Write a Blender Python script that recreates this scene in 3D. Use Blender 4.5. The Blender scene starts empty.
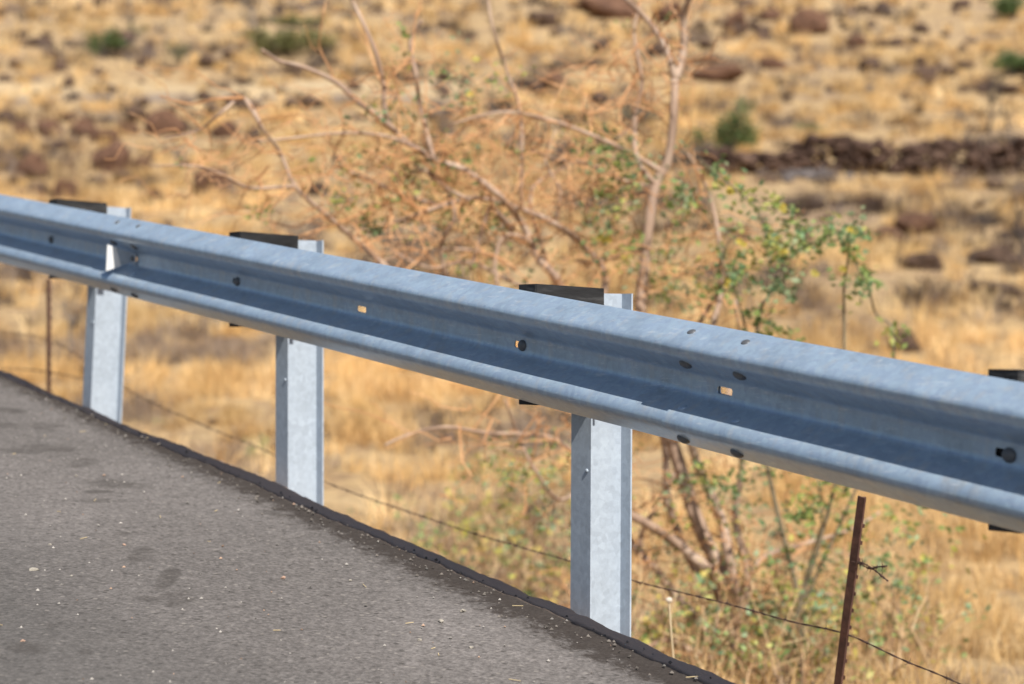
import bpy, bmesh, math, random
import numpy as np
from mathutils import Vector, Matrix

random.seed(7)
rng = np.random.default_rng(11)
sc = bpy.context.scene
COL = sc.collection
R = math.radians

# ------------------------------------------------------------------ frame of the place
CAMZ = 1.40                      # eye height above the road
F = 2100.0                       # focal length in pixels of a 1024 px wide frame
VPX, VPY = -845.0, 39.0          # where the rail runs to
_n = math.hypot(VPX - 512, F)
DX, DY = (VPX - 512) / _n, F / _n            # horizontal direction of the road (away, to the left)
G = (342 - VPY) / _n                         # its grade
PX, PY = DY, -DX                             # horizontal direction off the road (to the right)
K = 8248.0
def unproj(px, py, Y):
    return Vector(((px - 512) * Y / F, Y, CAMZ + (342 - py) * Y / F))
_Y3 = K / (521 - VPX)
O3 = unproj(521, 345, _Y3)                   # bolt at the third post
D3 = Vector((DX, DY, G)).normalized()
P3 = Vector((PX, PY, 0))
N3 = P3.cross(D3).normalized()
if N3.z < 0: N3 = -N3
DH = Vector((DX, DY, 0))
ZV = Vector((0, 0, 1))
BAY = 1.905
ROADH = -0.727                               # road surface below the bolt
LIP = 0.112
def W(s, p, h):                              # along rail, off road, square to the road surface
    return O3 + D3 * s + P3 * p + N3 * h
def sp(X, Y):                                # plan coordinates of a world point relative to the rail
    return (X - O3.x) * DX + (Y - O3.y) * DY, (X - O3.x) * PX + (Y - O3.y) * PY
def road_z(sh):
    return O3.z + sh * G + ROADH

# ------------------------------------------------------------------ noise
def _hash(ix, iy, seed):
    n = (ix.astype(np.int64) * 374761393 + iy.astype(np.int64) * 668265263 + seed * 1274126177) & 0xffffffff
    n = ((n ^ (n >> 13)) * 1274126177) & 0xffffffff
    return ((n ^ (n >> 16)) & 0xffff) / 65535.0
def vnoise(x, y, seed=0):
    x = np.asarray(x, float); y = np.asarray(y, float)
    ix = np.floor(x); iy = np.floor(y)
    fx = x - ix; fy = y - iy
    fx = fx * fx * (3 - 2 * fx); fy = fy * fy * (3 - 2 * fy)
    a = _hash(ix, iy, seed); b = _hash(ix + 1, iy, seed)
    c = _hash(ix, iy + 1, seed); d = _hash(ix + 1, iy + 1, seed)
    return (a * (1 - fx) + b * fx) * (1 - fy) + (c * (1 - fx) + d * fx) * fy
def fbm(x, y, seed=0, o=4):
    t = 0; a = .5; s = 0
    for i in range(o):
        t = t + a * vnoise(np.asarray(x) * 2 ** i + 17.3 * i, np.asarray(y) * 2 ** i - 9.1 * i, seed + i); s += a; a *= .5
    return t / s

# ------------------------------------------------------------------ terrain
_ky = [-40, 4, 9, 12, 16, 20, 27, 36, 48, 60, 80, 110, 160, 260]
_kz = [-1.7, -1.65, -1.75, -2.0, -1.82, -1.42, -.70, .72, 3.1, 5.2, 9.6, 18, 35, 75]
_fy = np.arange(-40, 260, .5)
_fz = np.interp(_fy, _ky, _kz)
_ker = np.hanning(15); _ker /= _ker.sum()
_fz = np.convolve(np.pad(_fz, 7, mode='edge'), _ker, mode='valid')
def ground(X, Y, rough=True):
    X = np.asarray(X, float); Y = np.asarray(Y, float)
    z = np.interp(Y, _fy, _fz) + CAMZ
    if rough:
        amp = np.clip((Y - 8) / 25, .25, 1.4)
        z = z + amp * (.55 * (fbm(X / 7, Y / 7, 3) - .5) + .22 * (fbm(X / 1.6, Y / 1.6, 8, 3) - .5))
    s = (X - O3.x) * DX + (Y - O3.y) * DY
    q = (X - O3.x) * PX + (Y - O3.y) * PY
    zr = O3.z + s * G + ROADH
    emb = zr - .10 - np.maximum(q - .12, 0) * .62
    k = .25
    zz = np.logaddexp(z / k, emb / k) * k - .02
    under = zr - .22 + .0 * q
    t = np.clip((q - .05) / .45, 0, 1)
    return under * (1 - t) + np.minimum(zz, zr - .14 + np.maximum(q - 2.5, 0) * 3) * t
def hit(px, py, y0=8.0, y1=230.0):
    Ys = np.concatenate([np.arange(y0, 60, .1), np.arange(60, y1, .3)])
    Xs = (px - 512) * Ys / F
    ray = CAMZ + (342 - py) * Ys / F
    g = ground(Xs, Ys)
    i = np.argmax(g > ray)
    if not (g > ray).any(): i = len(Ys) - 1
    return Vector((Xs[i], Ys[i], g[i]))

# ------------------------------------------------------------------ materials
def newmat(name):
    m = bpy.data.materials.new(name); m.use_nodes = True
    nt = m.node_tree; nt.nodes.clear()
    out = nt.nodes.new('ShaderNodeOutputMaterial')
    b = nt.nodes.new('ShaderNodeBsdfPrincipled')
    nt.links.new(b.outputs[0], out.inputs[0])
    return m, nt, b
class NT:
    def __init__(self, nt): self.nt = nt
    def n(self, t, **kw):
        x = self.nt.nodes.new(t)
        for k, v in kw.items(): setattr(x, k, v)
        return x
    def l(self, a, b): self.nt.links.new(a, b)
    def noise(self, vec, scale, detail=4, rough=.55, dist=0.):
        x = self.n('ShaderNodeTexNoise'); x.inputs['Scale'].default_value = scale
        x.inputs['Detail'].default_value = detail; x.inputs['Roughness'].default_value = rough
        x.inputs['Distortion'].default_value = dist
        if vec is not None: self.l(vec, x.inputs['Vector'])
        return x.outputs['Fac']
    def ramp(self, fac, stops):
        x = self.n('ShaderNodeValToRGB'); e = x.color_ramp.elements
        while len(e) > 1: e.remove(e[-1])
        for i, (p, c) in enumerate(stops):
            if not hasattr(c, '__len__'): c = (c, c, c)
            k = e[0] if i == 0 else e.new(p)
            k.position = p; k.color = (*c, 1)
        self.l(fac, x.inputs[0]); return x.outputs[0]
    def mix(self, fac, a, b, mode='MIX'):
        x = self.n('ShaderNodeMix', data_type='RGBA', blend_type=mode)
        for sock, v in ((x.inputs[0], fac), (x.inputs[6], a), (x.inputs[7], b)):
            if hasattr(v, 'is_linked'): self.l(v, sock)
            else: sock.default_value = v if not hasattr(v, '__len__') else (*v, 1)
        return x.outputs[2]
    def math(self, op, a, b=0., c=0., clamp=False):
        x = self.n('ShaderNodeMath', operation=op, use_clamp=clamp)
        for i, v in enumerate((a, b, c)):
            if hasattr(v, 'is_linked'): self.l(v, x.inputs[i])
            else: x.inputs[i].default_value = v
        return x.outputs[0]
    def bump(self, h, strength, dist, prev=None):
        x = self.n('ShaderNodeBump'); x.inputs['Strength'].default_value = strength
        x.inputs['Distance'].default_value = dist; self.l(h, x.inputs['Height'])
        if prev is not None: self.l(prev, x.inputs['Normal'])
        return x.outputs[0]
    def mapping(self, vec, scale):
        x = self.n('ShaderNodeMapping'); x.inputs['Scale'].default_value = scale
        self.l(vec, x.inputs['Vector']); return x.outputs[0]

def mat_galv(name, base=(.375, .485, .61), metallic=.42, rough=.34, streak=True):
    m, nt, b = newmat(name); t = NT(nt)
    co = t.n('ShaderNodeTexCoord').outputs['Object']
    geo = t.n('ShaderNodeNewGeometry').outputs['Position']
    n1 = t.noise(geo, 9, 6, .62, .4)
    n2 = t.noise(geo, 70, 5, .65)
    v = t.n('ShaderNodeTexVoronoi'); v.inputs['Scale'].default_value = 55; t.l(geo, v.inputs['Vector'])
    lo, hi = (.86, 1.13) if streak else (.94, 1.05)
    c = t.ramp(n1, [(.25, tuple(x * lo for x in base)), (.5, base), (.78, tuple(min(1, x * hi) for x in base))])
    c = t.mix(.35, c, t.ramp(n2, [(.3, .38), (.7, .58)]), 'OVERLAY')
    vb = t.n('ShaderNodeRGBToBW'); t.l(v.outputs['Color'], vb.inputs[0])
    c = t.mix(.10, c, vb.outputs[0], 'OVERLAY')
    if streak:   # drip marks and dull patches left by the zinc bath
        mp = t.mapping(geo, (26, 26, 2.2))
        st = t.noise(mp, 1.0, 3, .5)
        c = t.mix(t.math('MULTIPLY', t.ramp(st, [(.54, 0), (.70, 1)]), .38), c, (.52, .53, .53))
        d = t.noise(geo, 3.3, 7, .7, .8)
        c = t.mix(t.math('MULTIPLY', t.ramp(d, [(.60, 0), (.72, 1)]), .35), c, (.22, .21, .20))
        sc_ = t.noise(t.mapping(geo, (14, 14, 90)), 1.3, 6, .7, .3)
        c = t.mix(t.math('MULTIPLY', t.ramp(sc_, [(.56, 0), (.68, 1)]), .5), c, (.68, .72, .77))
    t.l(c, b.inputs['Base Color'])
    b.inputs['Metallic'].default_value = metallic
    t.l(t.math('MULTIPLY_ADD', n1, .28, rough - .12), b.inputs['Roughness'])
    t.l(t.bump(n2, .12, .002, t.bump(n1, .16, .01)), b.inputs['Normal'])
    return m

def mat_simple(name, stops, scale=8, rough=.8, bump=.4, bdist=.01, metallic=0., detail=6, dist=0., stretch=None, trans=0.):
    m, nt, b = newmat(name); t = NT(nt)
    co = t.n('ShaderNodeTexCoord').outputs['Object']
    if stretch: co = t.mapping(co, stretch)
    n1 = t.noise(co, scale, detail, .62, dist)
    t.l(t.ramp(n1, stops), b.inputs['Base Color'])
    b.inputs['Roughness'].default_value = rough; b.inputs['Metallic'].default_value = metallic
    if bump: t.l(t.bump(t.noise(co, scale * 3, 5, .6), bump, bdist), b.inputs['Normal'])
    return m

def mat_attr(name, rough=.75, trans=.0, spec=.3):
    m, nt, b = newmat(name); t = NT(nt)
    a = t.n('ShaderNodeAttribute'); a.attribute_name = 'tint'
    t.l(a.outputs['Color'], b.inputs['Base Color'])
    b.inputs['Roughness'].default_value = rough
    b.inputs['Specular IOR Level'].default_value = spec
    if trans:
        tr = t.n('ShaderNodeBsdfTranslucent'); t.l(a.outputs['Color'], tr.inputs['Color'])
        mx = t.n('ShaderNodeMixShader'); mx.inputs[0].default_value = trans
        t.l(b.outputs[0], mx.inputs[1]); t.l(tr.outputs[0], mx.inputs[2])
        out = [x for x in nt.nodes if x.type == 'OUTPUT_MATERIAL'][0]
        t.l(mx.outputs[0], out.inputs[0])
    return m

M_rail = mat_galv('galvanised_rail')
M_post = mat_galv('galvanised_post', base=(.385, .445, .52), metallic=.08, rough=.5, streak=False)
M_bolt = mat_galv('dull_bolt', base=(.12, .125, .135), metallic=.3, rough=.45, streak=False)
M_block = mat_simple('black_recycled_plastic', [(.3, (.010, .010, .011)), (.55, (.028, .028, .030)), (.8, (.105, .105, .105))], scale=6, rough=.7, bump=.5, bdist=.004, stretch=(1, 1, 6))
M_block.node_tree.nodes['Principled BSDF'].inputs['Specular IOR Level'].default_value = .2
M_sheet = mat_simple('white_reflective_sheet', [(.3, (.72, .73, .74)), (.7, (.82, .82, .80))], scale=20, rough=.35, bump=0)
M_rust = mat_simple('rusty_brown_steel', [(.25, (.045, .022, .017)), (.55, (.10, .045, .032)), (.85, (.19, .095, .06))], scale=24, rough=.85, bump=.6, bdist=.003)
M_wire = mat_simple('rusty_wire', [(.3, (.035, .022, .018)), (.8, (.11, .06, .045))], scale=30, rough=.8, bump=0)
M_bark = mat_simple('pinkish_bark', [(.25, (.18, .115, .08)), (.5, (.37, .255, .185)), (.8, (.55, .44, .35))], scale=7, rough=.85, bump=.6, bdist=.008, stretch=(1, 1, .35))
M_twig = mat_simple('orange_twig', [(.25, (.30, .14, .06)), (.5, (.56, .29, .13)), (.8, (.72, .48, .28))], scale=3.0, rough=.8, bump=0)
M_stem = mat_simple('grey_green_stem', [(.3, (.12, .10, .06)), (.7, (.25, .20, .13))], scale=9, rough=.8, bump=0)
M_leaf = mat_attr('leaf', .5, .32)
M_grass = mat_attr('straw', .7, .22, .25)
M_greywood = mat_simple('grey_deadwood', [(.3, (.10, .085, .075)), (.8, (.24, .205, .18))], scale=5, rough=.9, bump=0)
def mat_rock(name, a, b_, c):
    return mat_simple(name, [(.25, a), (.52, b_), (.8, c)], scale=2.6, rough=.92, bump=.9, bdist=.09, detail=8, dist=.4)
M_rock = mat_rock('red_brown_lava', (.045, .022, .013), (.135, .066, .038), (.27, .155, .095))
M_rockdark = mat_rock('dark_lava', (.032, .019, .013), (.095, .055, .036), (.20, .135, .095))
M_peb = mat_simple('pale_stone', [(.3, (.24, .215, .18)), (.7, (.42, .385, .33))], scale=60, rough=.8, bump=.3, bdist=.002)
M_pebr = mat_simple('reddish_stone', [(.3, (.34, .20, .14)), (.7, (.52, .36, .28))], scale=60, rough=.8, bump=.3, bdist=.002)
M_grav = mat_attr('grit', .85)

def mat_road():
    m, nt, b = newmat('worn_asphalt'); t = NT(nt)
    geo = t.n('ShaderNodeNewGeometry').outputs['Position']
    co = t.n('ShaderNodeUVMap').outputs['UV']          # uv = (along, off road) in metres
    _sx = t.n('ShaderNodeSeparateXYZ'); t.l(co, _sx.inputs[0]); uvx_v = _sx.outputs[1]
    big = t.noise(geo, .9, 5, .6, .3)
    fine = t.noise(geo, 75, 5, .75)
    agg = t.n('ShaderNodeTexVoronoi'); agg.inputs['Scale'].default_value = 95; t.l(geo, agg.inputs['Vector'])
    c = t.ramp(big, [(.25, (.122, .112, .107)), (.55, (.155, .142, .136)), (.8, (.186, .170, .163))])
    c = t.mix(.8, c, t.ramp(fine, [(.28, .2), (.5, .5), (.74, .85)]), 'OVERLAY')
    c = t.mix(.55, c, t.ramp(t.noise(geo, 26, 5, .8), [(.3, .3), (.5, .5), (.7, .72)]), 'OVERLAY')
    sp_ = t.ramp(agg.outputs['Color'], [(.0, .34), (.5, .5), (.93, .55), (1., .8)])
    c = t.mix(.7, c, sp_, 'OVERLAY')
    wn = t.n('ShaderNodeTexVoronoi'); wn.inputs['Scale'].default_value = 42; t.l(geo, wn.inputs['Vector'])
    wb = t.n('ShaderNodeRGBToBW'); t.l(wn.outputs['Color'], wb.inputs[0])
    c = t.mix(t.math('MULTIPLY', t.math('MULTIPLY', t.ramp(wb.outputs[0], [(.74, 0), (.78, 1)]), t.ramp(wn.outputs['Distance'], [(.22, 1), (.34, 0)])), .4), c, (.33, .30, .27))
    c = t.mix(t.math('MULTIPLY', t.math('MULTIPLY', t.ramp(wb.outputs[0], [(.22, 1), (.26, 0)]), t.ramp(wn.outputs['Distance'], [(.25, 1), (.40, 0)])), .6), c, (.05, .046, .043))
    # oily dark blots and rain stains that lie on the surface
    far = t.ramp(t.math('MULTIPLY_ADD', t.math('ADD', uvx_v, t.math('MULTIPLY', t.noise(geo, .7, 4, .6), .8)), .25, .75), [(.30, 1), (.62, 0)])
    c = t.mix(t.math('MULTIPLY', far, .8), c, (.078, .077, .075))
    st = t.noise(t.mapping(co, (1.7, 5.5, 1)), 1.0, 6, .68, .9)
    uvx = t.n('ShaderNodeSeparateXYZ'); t.l(co, uvx.inputs[0])
    gx = t.n('ShaderNodeSeparateXYZ'); t.l(geo, gx.inputs[0])
    wav = t.math('MULTIPLY', t.math('SUBTRACT', t.noise(geo, 2.2, 3, .5), .5), .35)
    def blot(cu, cv, ru, rv):
        du = t.math('DIVIDE', t.math('SUBTRACT', gx.outputs[0], cu), ru)
        dv = t.math('DIVIDE', t.math('ADD', t.math('SUBTRACT', gx.outputs[1], cv), wav), rv)
        r = t.math('ADD', t.math('MULTIPLY', du, du), t.math('MULTIPLY', dv, dv))
        return t.math('SUBTRACT', 1., r, clamp=True)
    tot = None
    for bl in BLOTS:
        x = blot(*bl); tot = x if tot is None else t.math('MAXIMUM', tot, x)
    n3 = t.noise(co, 7, 6, .75, 1.6)
    bm = t.math('MULTIPLY', t.ramp(tot, [(.0, 0), (.55, 1)]), t.ramp(n3, [(.34, .1), (.60, 1)]))
    c = t.mix(t.math('MULTIPLY', bm, .62), c, (.06, .054, .05))
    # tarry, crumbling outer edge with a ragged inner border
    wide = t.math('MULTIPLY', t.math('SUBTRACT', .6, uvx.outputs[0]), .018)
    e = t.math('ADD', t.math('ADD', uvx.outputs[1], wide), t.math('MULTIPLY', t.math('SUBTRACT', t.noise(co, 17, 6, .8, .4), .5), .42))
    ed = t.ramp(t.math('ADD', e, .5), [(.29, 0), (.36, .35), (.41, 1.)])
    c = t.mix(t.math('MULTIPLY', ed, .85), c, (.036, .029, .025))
    shade_lift = t.ramp(t.math('ADD', uvx.outputs[1], .5), [(.49, 0), (.52, 1)])
    c = t.mix(t.math('MULTIPLY', shade_lift, .9), c, (.40, .30, .24))  # outermost strip coloured pale brown to lighten the rail's shadow on it
    # pale dust and dry litter
    du = t.noise(co, 46, 4, .75)
    c = t.mix(t.math('MULTIPLY', t.ramp(du, [(.70, 0), (.78, 1)]), .5), c, (.33, .29, .25))
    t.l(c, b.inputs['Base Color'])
    b.inputs['Roughness'].default_value = .88
    b.inputs['Specular IOR Level'].default_value = .06
    bp = t.bump(agg.outputs['Distance'], .55, .004)
    bp = t.bump(fine, .6, .003, bp)
    bp = t.bump(t.noise(geo, 28, 4, .6), .35, .006, bp)
    t.l(bp, b.inputs['Normal'])
    return m
def road_uv(px, py):        # pixel on the road surface -> (along, off road)
    # ray / plane
    c = Vector((0, 0, CAMZ)); r = unproj(px, py, 1.0) - c
    k = (W(0, 0, ROADH) - c).dot(N3) / r.dot(N3)
    q = c + r * k - O3
    return q.dot(D3), q.dot(P3), c + r * k
BLOTS = []
for (x, y, ru, rv) in [(10, 421, 20, 2.6), (20, 436, 40, 4), (52, 433, 24, 3), (50, 455, 32, 4.5), (20, 459, 30, 3), (84, 470, 16, 5), (98, 499, 18, 3), (96, 506, 16, 2.5),
                       (176, 602, 22, 12), (150, 606, 22, 4), (165, 585, 12, 12), (140, 560, 14, 12), (120, 490, 40, 5), (270, 517, 16, 2.5), (24, 650, 26, 6), (85, 653, 9, 3), (50, 627, 8, 2.5), (120, 540, 8, 3)]:
    c = road_uv(x, y)[2]; c2 = road_uv(x, y - rv)[2]
    BLOTS.append((c.x, c.y, ru * c.y / F, abs(c2.y - c.y)))

def mat_ground():
    m, nt, b = newmat('dry_hillside_soil'); t = NT(nt)
    geo = t.n('ShaderNodeNewGeometry').outputs['Position']
    n1 = t.noise(geo, .22, 6, .62, .3); n2 = t.noise(geo, 1.9, 6, .7, .4); n3 = t.noise(geo, 9, 5, .7)
    c = t.ramp(n2, [(.28, (.17, .115, .085)), (.42, (.34, .235, .14)), (.55, (.48, .34, .18)), (.75, (.58, .43, .25))])
    c = t.mix(t.ramp(n1, [(.46, 0), (.68, .32)]), c, t.ramp(n3, [(.3, (.15, .12, .115)), (.7, (.31, .25, .22))]))
    c = t.mix(.4, c, t.ramp(n3, [(.3, .25), (.7, .75)]), 'OVERLAY')
    xyz = t.n('ShaderNodeSeparateXYZ'); t.l(geo, xyz.inputs[0])
    yw = t.math('ADD', xyz.outputs[1], t.math('MULTIPLY', t.math('SUBTRACT', n1, .5), 2.5))
    left = t.ramp(t.math('MULTIPLY_ADD', xyz.outputs[0], -.05, .4), [(.44, 0), (.56, 1)])
    band = t.ramp(t.math('MULTIPLY_ADD', yw, .1, -7.4), [(.30, 0), (.46, 1), (.70, 1), (.92, 0)])
    c = t.mix(t.math('MULTIPLY', t.math('MULTIPLY', band, left), .6), c, (.60, .47, .30))
    right = t.ramp(t.math('MULTIPLY_ADD', xyz.outputs[0], .1, 0.), [(.50, 0), (.62, 1)])
    band2 = t.ramp(t.math('MULTIPLY_ADD', yw, .1, -5.4), [(.30, 0), (.36, 1), (.58, 1), (.72, 0)])
    c = t.mix(t.math('MULTIPLY', t.math('MULTIPLY', band2, right), .6), c, (.62, .49, .29))
    bank = t.ramp(t.math('MULTIPLY_ADD', yw, .1, -7.2), [(.36, 0), (.42, 1), (.52, 1), (.56, 0)])
    c = t.mix(t.math('MULTIPLY', t.math('MULTIPLY', bank, left), .7), c, (.26, .22, .20))
    t.l(c, b.inputs['Base Color']); b.inputs['Roughness'].default_value = .95
    b.inputs['Specular IOR Level'].default_value = .05
    t.l(t.bump(n3, .8, .06, t.bump(n2, .7, .2)), b.inputs['Normal'])
    return m
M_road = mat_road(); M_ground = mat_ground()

# ------------------------------------------------------------------ object helpers
def tag(o, label=None, cat=None, group=None, kind=None):
    if label: o['label'] = label
    if cat: o['category'] = cat
    if group: o['group'] = group
    if kind: o['kind'] = kind
    return o
def thing(name, label, cat, loc=(0, 0, 0), group=None):
    o = bpy.data.objects.new(name, None); COL.objects.link(o); o.location = loc
    o.empty_display_size = .2
    return tag(o, label, cat, group)
def link(name, me, mat, parent=None, smooth=False):
    o = bpy.data.objects.new(name, me); COL.objects.link(o)
    if mat is not None and not me.materials: me.materials.append(mat)
    if smooth:
        me.polygons.foreach_set('use_smooth', np.ones(len(me.polygons), bool))
    if parent is not None:
        o.parent = parent
        o.matrix_parent_inverse = Matrix.Identity(4)
        base = parent
        off = Vector((0, 0, 0))
        while base is not None: off += Vector(base.location); base = base.parent
        me.transform(Matrix.Translation(-off))
    return o
class MB:
    def __init__(self): self.v = []; self.f = []; self.c = []
    def add(self, verts, faces, col=None):
        b = len(self.v); self.v += [tuple(x) for x in verts]
        self.f += [tuple(i + b for i in f) for f in faces]
        if col is not None: self.c += [col] * len(verts)
    def tube(self, pts, rad, n=6, col=None, cap=True):
        pts = [Vector(p) for p in pts]
        if len(pts) < 2: return
        if not hasattr(rad, '__len__'): rad = [rad] * len(pts)
        up = None; vs = []
        for i, p in enumerate(pts):
            d = (pts[min(i + 1, len(pts) - 1)] - pts[max(i - 1, 0)])
            if d.length < 1e-9: d = Vector((0, 0, 1))
            d.normalize()
            if up is None:
                up = d.orthogonal().normalized()
            else:
                up = up - d * up.dot(d)
                up = d.orthogonal().normalized() if up.length < 1e-6 else up.normalized()
            w = d.cross(up)
            for k in range(n):
                a = 2 * math.pi * k / n
                vs.append(p + (up * math.cos(a) + w * math.sin(a)) * rad[i])
        fs = []
        for i in range(len(pts) - 1):
            for k in range(n):
                fs.append((i * n + k, i * n + (k + 1) % n, (i + 1) * n + (k + 1) % n, (i + 1) * n + k))
        if cap:
            fs.append(tuple(reversed(range(n)))); fs.append(tuple(range((len(pts) - 1) * n, len(pts) * n)))
        self.add(vs, fs, col)
    def hexa(self, c8, col=None):     # 4 bottom, 4 top corners
        self.add(c8, [(3, 2, 1, 0), (4, 5, 6, 7), (0, 1, 5, 4), (1, 2, 6, 5), (2, 3, 7, 6), (3, 0, 4, 7)], col)
    def mesh(self, name):
        me = bpy.data.meshes.new(name); me.from_pydata(self.v, [], self.f); me.update()
        if self.c:
            a = me.color_attributes.new('tint', 'FLOAT_COLOR', 'POINT')
            a.data.foreach_set('color', np.array([(*c, 1) for c in self.c], np.float32).ravel())
        bm = bmesh.new(); bm.from_mesh(me); bmesh.ops.recalc_face_normals(bm, faces=bm.faces); bm.to_mesh(me); bm.free()
        return me
    def build(self, name, mat, parent=None, smooth=False):
        return link(name, self.mesh(name), mat, parent, smooth)
def bevel_obj(o, w, seg=2):
    md = o.modifiers.new('bevel', 'BEVEL'); md.width = w; md.segments = seg; md.limit_method = 'ANGLE'
def smoothline(pts, sub=4):
    pts = [Vector(p) for p in pts]; out = []
    for i in range(len(pts) - 1):
        p0 = pts[max(i - 1, 0)]; p1 = pts[i]; p2 = pts[i + 1]; p3 = pts[min(i + 2, len(pts) - 1)]
        for k in range(sub):
            t = k / sub
            out.append(.5 * ((2 * p1) + (p2 - p0) * t + (2 * p0 - 5 * p1 + 4 * p2 - p3) * t * t + (3 * p1 - p0 - 3 * p2 + p3) * t ** 3))
    out.append(pts[-1]); return out
def fastmesh(name, V, loops, starts, totals, tint=None):
    me = bpy.data.meshes.new(name)
    me.vertices.add(len(V)); me.vertices.foreach_set('co', V.astype(np.float32).ravel())
    me.loops.add(len(loops)); me.loops.foreach_set('vertex_index', loops.astype(np.int32))
    me.polygons.add(len(starts)); me.polygons.foreach_set('loop_start', starts.astype(np.int32))
    me.update(calc_edges=True)
    if tint is not None:
        a = me.color_attributes.new('tint', 'FLOAT_COLOR', 'POINT')
        a.data.foreach_set('color', np.c_[tint, np.ones(len(tint))].astype(np.float32).ravel())
    me.validate(); return me

# ------------------------------------------------------------------ ground and road
def build_ground():
    def grid(xs, ys):
        X, Y = np.meshgrid(xs, ys); return X, Y
    ys = np.concatenate([np.arange(-30, 4, 1.), np.arange(4, 30, .22), np.arange(30, 70, .5), np.arange(70, 130, 1.), np.arange(130, 261, 5.)])
    us = np.concatenate([np.arange(-1, -.4, .05), np.arange(-.4, .4, .0105), np.arange(.4, 1.01, .05)])
    wid = np.clip(12 + np.abs(ys) * .72, 14, 400)
    X = us[None, :] * wid[:, None]; Y = np.repeat(ys[:, None], len(us), 1)
    Z = ground(X, Y)
    V = np.stack([X, Y, Z], -1).reshape(-1, 3)
    ny, nx = X.shape
    i = np.arange(ny * nx).reshape(ny, nx)
    q = np.stack([i[:-1, :-1], i[:-1, 1:], i[1:, 1:], i[1:, :-1]], -1).reshape(-1, 4)
    me = fastmesh('hillside', V, q.ravel(), np.arange(len(q)) * 4, None)
    o = link('ground', me, M_ground, None, True); tag(o, kind='structure')
    o['label'] = 'dry grassy hillside falling away from the road and rising behind'
build_ground()

def build_road():
    ss = np.concatenate([np.arange(-16, -3, .5), np.arange(-3, 6, .016), np.arange(6, 40, .4)])
    prof = [(-8.0, -.30), (-7.8, .0), (-6, .005), (-4, .008), (-2.6, .006), (-1.6, .004), (-.9, .002), (-.5, .0), (-.25, -.001), (-.20, -.001), (-.16, -.0015), (-.13, -.002), (-.10, -.002), (-.08, -.0025), (-.06, -.003), (-.04, -.003), (-.02, -.0035), (0., -.004), (.015, -.005), (.03, -.0055), (.045, -.0065), (.06, -.008), (.075, -.010), (.09, -.013), (.10, -.018), (LIP, -.024), (.135, -.06), (.16, -.12), (.20, -.22), (.27, -.38), (.30, -.6)]
    ps = np.array([a for a, b in prof]); hs = np.array([b for a, b in prof])
    S, P = np.meshgrid(ss, ps, indexing='ij')
    H = np.repeat(hs[None, :], len(ss), 0) + ROADH + .0125 * np.clip(S, -4, 9)
    edge = np.clip((P + .35) / .4, 0, 1)
    P = P + edge * (.075 * (fbm(S / .9, S * 0, 21) - .5) + .018 * (fbm(S / .14, S * 0 + 4, 22, 3) - .5))
    H = H + edge * (.035 * (fbm(S / 1.3, S * 0 + 2, 23) - .5) + .008 * (fbm(S / .09, P / .05, 24, 3) - .5)) + .006 * (fbm(S / .6, P / .6, 25) - .5)
    H = H + np.clip((P + .22) / .12, 0, 1) * (.009 * (fbm(S / .06, P / .05, 27, 3) - .5) + .006 * (fbm(S / .02, P / .02, 28, 2) - .5))
    V = np.array(O3)[None, None, :] + S[..., None] * np.array(D3) + P[..., None] * np.array(P3) + H[..., None] * np.array(N3)
    n0, n1 = S.shape
    i = np.arange(n0 * n1).reshape(n0, n1)
    q = np.stack([i[:-1, :-1], i[1:, :-1], i[1:, 1:], i[:-1, 1:]], -1).reshape(-1, 4)
    q = q[:, ::-1]
    me = fastmesh('asphalt', V.reshape(-1, 3), q.ravel(), np.arange(len(q)) * 4, None)
    uv = me.uv_layers.new(name='UVMap')
    uvs = np.stack([S, P], -1).reshape(-1, 2)[q.ravel()]
    uv.data.foreach_set('uv', uvs.astype(np.float32).ravel())
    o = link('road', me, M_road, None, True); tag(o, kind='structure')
    o['label'] = 'worn grey asphalt road with a crumbling dark outer edge'
build_road()

# ------------------------------------------------------------------ guardrail
half = [(.1555, .000), (.1525, -.006), (.147, -.0155), (.122, -.057), (.112, -.0725), (.105, -.0800), (.1005, -.0825), (.095, -.083), (.085, -.0812), (.075, -.0745), (.068, -.065), (.042, -.0205), (.036, -.011), (.029, -.0035), (.021, 0.), (.0095, 0.)]
prof = half + [(-h, p) for h, p in reversed(half)]
guard = thing('guardrail', 'long galvanised W-beam crash barrier on steel posts along the road edge', 'guardrail', W(0, 0, ROADH))

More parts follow.
